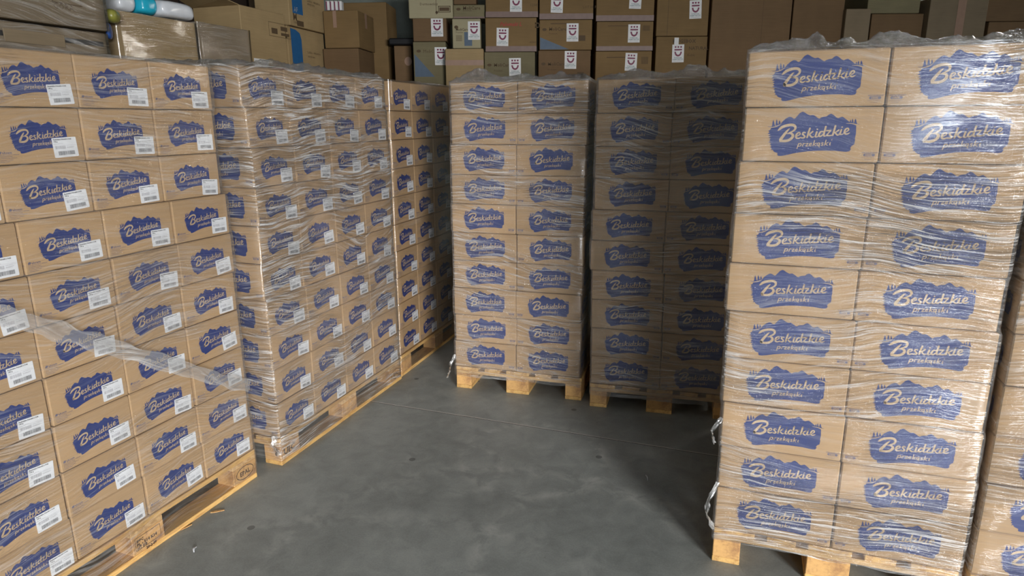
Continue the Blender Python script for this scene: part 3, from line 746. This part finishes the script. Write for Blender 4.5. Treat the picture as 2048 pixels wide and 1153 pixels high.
M['slate'] = flat_mat('slate_blue_print', (.09, .13, .19), .5)
M['red'] = flat_mat('red_print', (.35, .04, .03), .5)
film_plain = film_mat('loose_load_film', 5.5, R(4), .12, .8, .55)
film_clear = film_mat('bag_film', 9.5, R(14), .10, .7)
def project(P):
    d = P - CAM; z = d.dot(_f); return 1024 + F_PX * d.dot(_r) / z, 576.5 - F_PX * d.dot(_u) / z
def solve_w(P, dr, px):
    lo, hi = 0.01, 5.0
    for _ in range(50):
        m_ = (lo + hi) / 2
        if project(P + dr * m_)[0] < px: lo = m_
        else: hi = m_
    return lo
def mixed(name, label, x0, x1, yt, yb, Y, th=0.0, depth=.38, mat='warm', group=None, cat='carton', tape=None, seam=True, lean=0.0):
    """carton whose near upright edge stands at picture column x0 and distance Y; face runs at angle th to column x1"""
    ym = (max(yt, -30) + (yb if yb else 150)) / 2
    P = at(x0, ym, Y); t = R(th); dr = Vector((math.cos(t), math.sin(t), 0))
    wd = solve_w(P, dr, x1)
    zt = at(x0, yt, Y).z; zb_ = DECK if yb is None else at(x0, yb, Y).z
    h = zt - zb_
    mb = MB(); mb.box((0, 0, 0), (wd, depth, h), 0, bev=.004)
    if seam:
        rect(mb, .01, depth / 2 - .0015, wd - .01, depth / 2 + .0015, 1, Matrix.Identity(4), h + .0005)
    o = mb.build(name, [M[mat], M['ink']]); o.location = (P.x, P.y, zb_ + .001); o.rotation_euler = (0, lean, t)
    tag(o, label, cat, group)
    o['dims'] = (wd, depth, h); del o['dims']
    if tape:
        mt, z0, z1 = tape
        m_ = MB(); m_.box((-.0006, -.0012, z0 * h), (wd + .0006, -.0002, z1 * h)); m_.build('packing_tape', M[mt], o)
    return o, wd, h
FR = frame((0, 0, 0), (1, 0, 0), (0, 0, 1))             # the face at local y = 0
def face(o_y=-.0008): return Matrix.Translation((0, o_y, 0)) @ FR
def sticker(o, cx, cz, tilt=0.0):
    W_, H_ = .108, .155; mb = MB(); Fm = face(-.0015) @ T(cx, cz) @ Matrix.Rotation(tilt, 4, 'Z') @ T(-W_/2, -H_/2)
    mb.box((0, 0, -.0008), (W_, H_, 0), 0, Fm)
    for k in (.022, .047, .072): rect(mb, k, .126, k + .015, .141, 1, Fm, .0004)
    rect(mb, .020, .103, .089, .116, 1, Fm, .0004)
    n = 14; a = [(.0545 + .034 * math.cos(math.pi + math.pi * i / n), .093 + .042 * math.sin(math.pi + math.pi * i / n)) for i in range(n + 1)]
    b = [(.0545 + .020 * math.cos(math.pi + math.pi * i / n), .093 + .027 * math.sin(math.pi + math.pi * i / n)) for i in range(n + 1)]
    mb.add([(x, y, .0004) for x, y in a + b], [(i, i + 1, n + 2 + i, n + 1 + i) for i in range(n)], 1, Fm)
    mb.tris(text2d('FUNDACJA', .0135, .0003, 'CENTER'), 2, Fm @ T(.054, .035), .0004)
    mb.tris(text2d('DAJEMY RADOŚĆ', .0118, .0003, 'CENTER'), 2, Fm @ T(.054, .022), .0004)
    rect(mb, .014, .012, .094, .0135, 2, Fm, .0004)
    return mb.build('smile_sticker', [M['paper'], M['plum'], M['teal']], o)
def printed(o, name, items, mat='ink'):
    mb = MB()
    for it in items:
        if it[0] == 't': mb.tris(text2d(it[1], it[4], it[5] if len(it) > 5 else 0, 'LEFT', it[6] if len(it) > 6 else 0), 0, face() @ T(it[2], it[3]), 0)
        elif it[0] == 'r': rect(mb, it[1], it[2], it[3], it[4], 0, face(), 0)
        elif it[0] == 'f':                                   # outline rectangle
            x0, y0, x1, y1, k = it[1:]
            for q in ((x0, y0, x1, y0 + k), (x0, y1 - k, x1, y1), (x0, y0, x0 + k, y1), (x1 - k, y0, x1, y1)): rect(mb, *q, 0, face(), 0)
        elif it[0] == 'o':                                   # filled oval
            n = 20; mb.poly([(it[1] + it[3] * math.cos(2*math.pi*i/n), it[2] + it[4] * math.sin(2*math.pi*i/n)) for i in range(n)], 0, face(), 0)
        elif it[0] == 'p': mb.poly(it[1], 0, face(), 0)
    return mb.build(name, M[mat], o)

GB = 'stickered cartons on the back rack'
YB = 6.36
def moli(o, wd, h, sl=True):
    printed(o, 'print', [('o', .045, h * .68, .020, .012), ('t', 'MoliCare', .085, h * .64, .042, .0006), ('t', 'Premium', .085, h * .52, .022)] + ([('r', wd - .12, h * .30, wd - .06, h * .48)] if sl else []))
# column above the second left load's end
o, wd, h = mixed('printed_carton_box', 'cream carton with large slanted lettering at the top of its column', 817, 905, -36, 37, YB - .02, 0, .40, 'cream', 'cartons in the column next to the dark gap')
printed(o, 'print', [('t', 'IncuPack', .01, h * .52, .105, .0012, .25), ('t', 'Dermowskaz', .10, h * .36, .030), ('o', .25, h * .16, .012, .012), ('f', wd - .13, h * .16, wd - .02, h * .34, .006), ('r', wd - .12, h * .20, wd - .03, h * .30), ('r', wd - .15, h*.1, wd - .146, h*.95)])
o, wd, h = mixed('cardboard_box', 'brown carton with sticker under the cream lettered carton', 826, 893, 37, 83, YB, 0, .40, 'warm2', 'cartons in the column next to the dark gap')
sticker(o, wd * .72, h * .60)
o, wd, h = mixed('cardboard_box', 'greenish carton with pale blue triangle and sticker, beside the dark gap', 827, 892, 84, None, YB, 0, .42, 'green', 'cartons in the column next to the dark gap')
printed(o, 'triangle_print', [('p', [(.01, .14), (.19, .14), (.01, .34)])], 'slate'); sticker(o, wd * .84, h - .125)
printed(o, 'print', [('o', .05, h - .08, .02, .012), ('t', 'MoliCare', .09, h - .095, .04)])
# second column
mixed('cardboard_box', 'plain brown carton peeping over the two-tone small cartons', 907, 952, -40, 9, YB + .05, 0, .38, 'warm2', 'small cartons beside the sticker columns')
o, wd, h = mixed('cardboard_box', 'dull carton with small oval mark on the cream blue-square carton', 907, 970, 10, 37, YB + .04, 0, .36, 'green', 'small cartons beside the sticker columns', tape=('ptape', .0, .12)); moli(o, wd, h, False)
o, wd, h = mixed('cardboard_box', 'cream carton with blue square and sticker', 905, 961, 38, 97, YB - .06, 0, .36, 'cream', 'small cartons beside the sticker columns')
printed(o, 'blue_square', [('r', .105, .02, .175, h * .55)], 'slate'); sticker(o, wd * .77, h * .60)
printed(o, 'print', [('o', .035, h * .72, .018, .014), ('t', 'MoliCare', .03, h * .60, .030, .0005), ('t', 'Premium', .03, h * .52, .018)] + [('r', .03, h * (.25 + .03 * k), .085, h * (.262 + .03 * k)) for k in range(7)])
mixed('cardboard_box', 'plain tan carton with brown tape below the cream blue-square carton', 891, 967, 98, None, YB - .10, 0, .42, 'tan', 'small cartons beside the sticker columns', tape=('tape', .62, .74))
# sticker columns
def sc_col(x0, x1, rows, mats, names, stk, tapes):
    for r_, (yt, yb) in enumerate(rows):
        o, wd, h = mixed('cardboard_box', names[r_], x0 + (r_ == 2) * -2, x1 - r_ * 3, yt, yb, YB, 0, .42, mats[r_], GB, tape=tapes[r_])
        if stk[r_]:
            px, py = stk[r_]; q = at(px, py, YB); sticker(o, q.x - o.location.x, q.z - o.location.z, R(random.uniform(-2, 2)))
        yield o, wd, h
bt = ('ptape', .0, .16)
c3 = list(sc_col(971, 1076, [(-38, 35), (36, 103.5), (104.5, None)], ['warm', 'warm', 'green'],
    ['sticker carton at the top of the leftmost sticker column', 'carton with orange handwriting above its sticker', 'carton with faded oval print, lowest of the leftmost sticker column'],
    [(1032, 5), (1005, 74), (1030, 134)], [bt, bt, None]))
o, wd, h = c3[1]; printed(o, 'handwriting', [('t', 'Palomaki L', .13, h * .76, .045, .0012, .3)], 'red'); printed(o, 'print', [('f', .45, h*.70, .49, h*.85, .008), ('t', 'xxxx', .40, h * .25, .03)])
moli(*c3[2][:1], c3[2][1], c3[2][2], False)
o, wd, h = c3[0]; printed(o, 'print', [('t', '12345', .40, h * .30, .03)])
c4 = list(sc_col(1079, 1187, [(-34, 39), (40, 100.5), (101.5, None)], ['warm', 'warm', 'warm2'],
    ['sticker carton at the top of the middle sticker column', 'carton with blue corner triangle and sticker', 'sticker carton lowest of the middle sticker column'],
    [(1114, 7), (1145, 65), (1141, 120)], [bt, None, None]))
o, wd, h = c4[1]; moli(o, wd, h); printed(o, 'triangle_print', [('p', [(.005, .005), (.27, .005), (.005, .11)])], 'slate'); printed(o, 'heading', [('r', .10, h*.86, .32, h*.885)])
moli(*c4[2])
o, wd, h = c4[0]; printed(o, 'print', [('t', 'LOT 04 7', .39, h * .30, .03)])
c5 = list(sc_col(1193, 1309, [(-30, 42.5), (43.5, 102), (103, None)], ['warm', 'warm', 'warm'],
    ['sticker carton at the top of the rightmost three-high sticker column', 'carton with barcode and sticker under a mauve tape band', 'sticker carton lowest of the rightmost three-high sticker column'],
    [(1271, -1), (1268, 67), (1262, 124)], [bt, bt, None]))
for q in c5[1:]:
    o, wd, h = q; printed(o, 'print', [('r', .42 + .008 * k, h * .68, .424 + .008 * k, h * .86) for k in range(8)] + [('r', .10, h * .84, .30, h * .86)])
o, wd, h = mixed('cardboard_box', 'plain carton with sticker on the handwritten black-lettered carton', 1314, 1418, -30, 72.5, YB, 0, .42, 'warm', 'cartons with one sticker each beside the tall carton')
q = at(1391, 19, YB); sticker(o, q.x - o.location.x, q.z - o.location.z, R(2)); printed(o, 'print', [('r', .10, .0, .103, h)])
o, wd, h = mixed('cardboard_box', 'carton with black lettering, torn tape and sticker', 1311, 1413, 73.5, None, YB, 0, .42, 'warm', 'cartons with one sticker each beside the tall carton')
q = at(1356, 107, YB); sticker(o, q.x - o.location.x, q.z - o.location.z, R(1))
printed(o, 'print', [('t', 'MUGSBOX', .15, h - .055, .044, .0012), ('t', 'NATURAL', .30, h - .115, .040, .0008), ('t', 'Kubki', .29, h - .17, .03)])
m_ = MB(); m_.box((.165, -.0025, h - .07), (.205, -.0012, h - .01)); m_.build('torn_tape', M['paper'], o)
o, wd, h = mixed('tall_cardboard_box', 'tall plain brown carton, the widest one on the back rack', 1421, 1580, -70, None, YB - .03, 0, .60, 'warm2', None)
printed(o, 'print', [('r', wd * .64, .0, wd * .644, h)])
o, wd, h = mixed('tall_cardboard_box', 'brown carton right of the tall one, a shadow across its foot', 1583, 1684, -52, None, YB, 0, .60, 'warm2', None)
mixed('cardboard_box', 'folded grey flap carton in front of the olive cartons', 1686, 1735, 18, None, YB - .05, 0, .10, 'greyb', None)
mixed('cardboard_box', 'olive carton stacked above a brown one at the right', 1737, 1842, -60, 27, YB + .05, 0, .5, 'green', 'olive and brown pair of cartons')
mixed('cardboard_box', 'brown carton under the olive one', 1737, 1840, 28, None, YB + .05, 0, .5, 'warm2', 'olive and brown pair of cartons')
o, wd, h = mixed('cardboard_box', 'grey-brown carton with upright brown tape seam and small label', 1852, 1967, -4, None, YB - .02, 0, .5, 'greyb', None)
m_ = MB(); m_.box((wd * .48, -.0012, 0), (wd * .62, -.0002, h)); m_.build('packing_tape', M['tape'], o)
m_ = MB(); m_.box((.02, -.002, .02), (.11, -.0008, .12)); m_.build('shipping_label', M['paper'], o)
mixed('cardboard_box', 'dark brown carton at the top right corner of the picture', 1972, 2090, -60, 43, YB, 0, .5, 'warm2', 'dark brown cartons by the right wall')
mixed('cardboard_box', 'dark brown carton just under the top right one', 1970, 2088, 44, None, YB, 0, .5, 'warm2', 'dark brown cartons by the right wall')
# dark gap
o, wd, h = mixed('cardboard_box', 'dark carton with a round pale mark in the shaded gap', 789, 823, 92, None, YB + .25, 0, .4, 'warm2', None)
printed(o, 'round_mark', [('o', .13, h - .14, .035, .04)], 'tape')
m_ = MB(); m_.box((0, 0, 0), (.55, .5, .06), bev=.01); o = m_.build('plastic_crate_lid', M['dark']); q = at(778, 90, YB + .22); o.location = (q.x, q.y - .01, q.z)
tag(o, 'black plastic tray lying on the dark carton in the shaded gap', 'tray')

# ------------------------------------------------------------------ mixed goods behind the left loads
def film_shell(o, wd, dp, h, mat):
    g = .006; mb = MB(); pts = [(-g, -g), (wd + g, -g), (wd + g, dp + g), (-g, dp + g)]; nz = 14; rows = []
    per = []
    for a in range(4):
        p, q = pts[a], pts[(a + 1) % 4]
        for k in range(16): s_ = k / 16; per.append((p[0] + (q[0] - p[0]) * s_, p[1] + (q[1] - p[1]) * s_))
    n = len(per); dist = 0; D = [0]
    for i in range(1, n + 1): D.append(D[-1] + math.hypot(per[i % n][0] - per[i-1][0], per[i % n][1] - per[i-1][1]))
    for j in range(nz + 1):
        z = h * j / nz
        for x, y in per:
            q = noise.noise(Vector((x * 6, y * 6, z * 20))) * .003; mb.v.append((x + q, y - abs(q), z))
    U = []
    for j in range(nz):
        for i in range(n):
            a = j * n + i; b = j * n + (i + 1) % n; mb.f.append((a, b, b + n, a + n)); mb.m.append(0)
            U.append(((D[i], h*j/nz), (D[i+1], h*j/nz), (D[i+1], h*(j+1)/nz), (D[i], h*(j+1)/nz)))
    f_ = mb.build('film_wrap', mat, o, smooth=True); uvl = f_.data.uv_layers.new(name='wrap')
    for poly, q in zip(f_.data.polygons, U):
        for li, uvc in zip(poly.loop_indices, q): uvl.data[li].uv = uvc
# big wrapped pair at the far left: pivot is their right-hand near edge, faces run back towards the camera
def left_box(name, label, xr, Y, yt, yb, wd, depth, mat, group=None):
    P = at(xr, (yt + yb) / 2, Y); t = R(70); dr = Vector((math.cos(t), math.sin(t), 0)); zt = at(xr, yt, Y).z; zb_ = at(xr, yb, Y).z if yb < 140 else DECK
    mb = MB(); mb.box((0, 0, 0), (wd, depth, zt - zb_), 0, bev=.005); o = mb.build(name, [M[mat]])
    q = P - dr * wd; o.location = (q.x, q.y, zb_ + .001); o.rotation_euler = (0, 0, t); tag(o, label, 'carton', group); return o, zt - zb_
o, h = left_box('wide_cardboard_box', 'wide grey-brown carton with a black slot and tab, behind the near left load', 217, 3.42, 68, 150, 1.15, .55, 'greyb')
printed(o, 'slot', [('r', .30, h - .062, 1.13, h - .040)], 'dark'); m_ = MB(); m_.box((.66, -.008, h - .085), (.93, -.001, h - .030), bev=.002); m_.build('tab', M['greyb'], o)
film_shell(o, 1.15, .55, h, film_plain)
o, h = left_box('wide_cardboard_box', 'large film-covered carton with faded lettering in the top left corner', 206, 3.40, -75, 63, 1.12, .5, 'greyb')
printed(o, 'print', [('t', 'ODA CEGLANA', .38, h * .36, .055, .0008), ('f', .86, h * .30, 1.0, h * .85, .004), ('f', .90, h * .40, .96, h * .75, .004), ('t', 'GÓRA', .86, h * .22, .035)]); film_shell(o, 1.12, .5, h, film_plain)
o, wd, h = mixed('wide_cardboard_box', 'long film-covered carton with wrapped packs lying on it', 236, 396, 19, None, 3.62, 70, .62, 'tan', None); film_shell(o, wd, .62, h, film_plain); L2 = (o, wd, h)
o, wd, h = mixed('cardboard_box', 'low grey film-covered carton left of the open carton', 399, 501, 43, None, 4.16, 70, .5, 'greyb', None); film_shell(o, wd, .5, h, film_plain)
q = at(520, 108, 4.45)
# open-flap carton
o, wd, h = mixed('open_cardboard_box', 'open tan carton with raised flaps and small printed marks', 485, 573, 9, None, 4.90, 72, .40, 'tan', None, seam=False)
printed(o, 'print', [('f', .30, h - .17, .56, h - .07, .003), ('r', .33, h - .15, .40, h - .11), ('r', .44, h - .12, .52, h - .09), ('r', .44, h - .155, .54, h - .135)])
printed(o, 'red_mark', [('r', .30, .10, .52, .14), ('f', .32, .03, .50, .10, .004)], 'red')
m_ = MB(); m_.box((.10, -.0025, .02), (.26, -.001, .19)); m_.build('shipping_label', M['paper'], o)
m_ = MB(); a = R(38)
m_.add([(-.003, 0, h), (-.003, .40, h), (-.16, .40, h + .05), (-.14, 0, h + .02), (-.006, 0, h - .004), (-.006, .40, h - .004), (-.163, .40, h + .046), (-.143, 0, h + .016)], [(0,1,2,3), (7,6,5,4), (0,3,7,4), (1,5,6,2), (2,6,7,3), (0,4,5,1)])
m_.build('flap', M['tan'], o)
# blue-panelled glove cartons
for yt, yb, nm in ((-45, 50, 'pale carton with blue panel stacked on another, cut by the top edge'), (51, None, 'pale carton with blue curved panel under its twin')):
    o, wd, h = mixed('cardboard_box', nm, 577, 650, yt, yb, 5.52, 76, .30, 'cream' if False else 'tan', 'blue-panelled cartons')
    w1 = wd * .36
    printed(o, 'blue_panel', [('p', [(.05, h * .28), (w1, h * .28), (w1, h * .82), (w1 * .9, h * .92), (w1 * .6, h * .965), (.05, h * .975)])], 'cyan')
    printed(o, 'print', [('t', 'M', .05, h * .13, .075, .002), ('r', w1 - .10, h * .02, w1, h * .14), ('t', '1000', .05, h * .05, .03), ('t', 'Lekkie  rękawice', wd * .5, h * .62, .030, 0), ('t', 'nitrylowe', wd * .5, h * .55, .030, 0)])
    printed(o, 'white_print', [('t', 'AF', .07, h * .32, .05, .001)], 'paper')
# brown pair
o, wd, h = mixed('cardboard_box', 'plain brown carton with taped seam, upper of a pair beside the blue-panelled ones', 648, 717, 22, 97, 6.0, -6, .44, 'warm', 'plain brown pair beside the blue-panelled cartons')
m_ = MB(); m_.box((wd * .28, -.0012, h * .55), (wd * .38, -.0002, h)); m_.build('packing_tape', M['tape'], o)
m_ = MB(); m_.box((wd + .0002, .19, h * .60), (wd + .0014, .24, h)); m_.build('packing_tape', M['tape'], o)
o, wd, h = mixed('cardboard_box', 'plain brown carton, lower of a pair beside the blue-panelled ones', 648, 718, 98, None, 6.0, -6, .44, 'warm2', 'plain brown pair beside the blue-panelled cartons')
mixed('tall_cardboard_box', 'tall brown film-wrapped carton behind the plain brown pair', 684, 775, 6, None, 6.75, -4, .4, 'warm', None)
o, wd, h = mixed('cardboard_box', 'printed carton with dark bands behind the open carton', 503, 600, -50, None, 6.62, 0, .4, 'tan', None)
printed(o, 'print', [('r', .24, h - .30, .34, h - .25), ('f', .24, h - .42, .36, h - .34, .01), ('r', .0, h - .3, .05, h - .05)], 'ink')
o, wd, h = mixed('shade_filler', 'dark brown cabinet standing in for the deep shade behind the open carton', 300, 498, -90, None, 6.6, 0, .45, 'shade_dark', None, cat='filler', seam=False)  # added box, its near-black colour stands for the shade on the goods there
for k in (.33, .66): m_ = MB(); m_.box((wd * k - .006, -.006, .02), (wd * k + .006, -.0005, h - .02)); m_.build('panel_line', M['dark'], o)
# small boxes standing on the upper brown carton
for k in range(4):
    q = at(652 + k * 8.2, 21, 6.08); m_ = MB(); m_.box((0, 0, 0), (.032, .07, .075), 0, bev=.003); m_.box((.003, -.0015, .0), (.012, 0, .07), 1)
    o = m_.build('small_box', [M['paper'], M['plum']]); o.location = (q.x, q.y, q.z + .002)
    tag(o, 'small white and dark box on the plain brown carton, %s in the row' % ('first', 'second', 'third', 'last')[k], 'small box', 'small boxes on the plain brown carton')

# ------------------------------------------------------------------ soft packs lying on the long carton
M['pw'] = flat_mat('white_poly', (.68, .71, .76), .25, .6); M['pt'] = flat_mat('turquoise_poly', (.02, .42, .60), .25, .6)
M['pb'] = flat_mat('blue_poly', (.04, .12, .42), .25, .6); M['py'] = flat_mat('olive_poly', (.30, .30, .06), .35, .5); M['pg'] = flat_mat('pale_poly', (.50, .53, .57), .25, .6)
def soft_pack(name, label, px0, px1, pyt, pyb, Y, dp, mat, seed, th=70, sq=3.4, prints=None, group='soft packs on the long carton'):
    A_ = at(px0, pyb, Y); t = R(th); dr = Vector((math.cos(t), math.sin(t), 0)); wd = solve_w(A_, dr, px1); h = at(px0, pyt, Y).z - A_.z
    mb = MB(); nu, nv = 40, 24
    for j in range(nv + 1):
        ph = -math.pi / 2 + math.pi * j / nv
        for i in range(nu):
            a = 2 * math.pi * i / nu
            def se(c, e): return math.copysign(abs(c) ** e, c)
            e = 2 / sq
            x = se(math.cos(ph), e) * se(math.cos(a), e); y = se(math.cos(ph), e) * se(math.sin(a), e); z = se(math.sin(ph), e * 1.15)
            p = Vector((x * wd / 2, y * dp / 2, z * h / 2))
            k = 1 + .07 * noise.noise(p * 9 + Vector((seed, 0, 0))) + .05 * noise.noise(p * 26 + Vector((seed, 0, 0)))
            p *= k; p.z = max(p.z, -h / 2)
            mb.v.append(tuple(p))
    for j in range(nv):
        for i in range(nu): a = j * nu + i; b = j * nu + (i + 1) % nu; mb.f.append((a, b, b + nu, a + nu)); mb.m.append(0)
    o = mb.build(name, [M[mat]], smooth=True)
    c = A_ + dr * wd / 2 + Vector((-math.sin(t), math.cos(t), 0)) * dp / 2
    o.location = (c.x, c.y, A_.z + h / 2 + .004); o.rotation_euler = (0, 0, t); tag(o, label, 'soft pack', group)
    return o, wd, h
zt2 = L2[0].location.z + L2[2]
def top_y(px, Y):                       # picture row of the long carton's top at that distance
    lo, hi = -200, 240
    for _ in range(40):
        m_ = (lo + hi) / 2
        if at(px, m_, Y).z > zt2 + .004: lo = m_
        else: hi = m_
    return lo
soft_pack('wrapped_pack', 'white plastic-wrapped pack at the end of the long carton', 327, 398, -4, top_y(322, 3.88), 3.88, .22, 'pw', 1, 70, 4.6)
soft_pack('wrapped_pack', 'turquoise wrapped pack between the blue and white packs', 283, 322, -12, top_y(283, 3.78), 3.79, .22, 'pt', 2, 66, 4.0)
soft_pack('wrapped_pack', 'pale crumpled pack left of the turquoise one', 236, 279, -18, top_y(240, 3.68), 3.68, .20, 'pw', 3, 62, 3.8)
q = soft_pack('wrapped_pack', 'blue and white pack lying behind the turquoise one', 226, 312, -70, top_y(260, 3.97), 3.97, .24, 'pb', 4, 66)
o = soft_pack('plastic_bag', 'olive green bag squeezed between the long and wide cartons', 206, 236, 16, 44, 3.46, .12, 'py', 5, 20, 2.6, group=None)[0]
o['category'] = 'bag'
o = soft_pack('plastic_bag', 'dark blue bag under the olive green one', 211, 223, 44, 78, 3.47, .08, 'pb', 6, 20, 2.6, group=None)[0]
o['category'] = 'bag'

# ------------------------------------------------------------------ small litter on the floor
M['chip'] = wood_mat('splinter_wood', (.42, .22, .08), (.60, .36, .15), (30, 30, 30))
def splinter(name, label, p, q, wd, mat, cat, curl=0.0):
    A_ = ground(*p); B_ = ground(*q); d = (B_ - A_); n = Vector((-d.y, d.x, 0)).normalized(); mb = MB(); K = 6
    for i in range(K + 1):
        t_ = i / K; w_ = wd * (.35 + .65 * math.sin(math.pi * min(1, t_ * .9 + .1))) / 2; c = A_ + d * t_ + Vector((0, 0, .0015 + curl * math.sin(math.pi * t_)))
        c += n * curl * math.sin(math.pi * t_)
        for sx in (-1, 1):
            for z in (0, .003): v_ = c + n * w_ * sx; mb.v.append((v_.x, v_.y, v_.z + z))
    for i in range(K):
        a = i * 4; b = a + 4
        for f_ in ((a, b, b + 2, a + 2), (a + 1, a + 3, b + 3, b + 1), (a, a + 1, b + 1, b), (a + 2, b + 2, b + 3, a + 3)): mb.f.append(f_); mb.m.append(0)
    mb.f += [(0, 2, 3, 1), (K*4, K*4+1, K*4+3, K*4+2)]; mb.m += [0, 0]
    tag(mb.build(name, mat), label, cat)
splinter('wood_splinter', 'long orange wood splinter on the floor by the near left pallet', (421, 1027), (449, 1022), .012, M['chip'], 'splinter')
splinter('wood_splinter', 'thin pale splinter lying against the near left pallet edge', (362, 1062), (384, 1051), .007, M['chip'], 'splinter')
splinter('film_scrap', 'white curled scrap on the floor in front of the near left pallet', (388, 1106), (393, 1096), .007, M['pw'], 'scrap', .004)
splinter('film_scrap', 'thin white scrap alone in the middle of the floor', (1291, 952), (1295, 963), .004, M['pw'], 'scrap', .003)
splinter('wood_splinter', 'tiny wood crumb on the floor beside the near left pallet corner', (436, 1006), (445, 1003), .006, M['chip'], 'splinter')
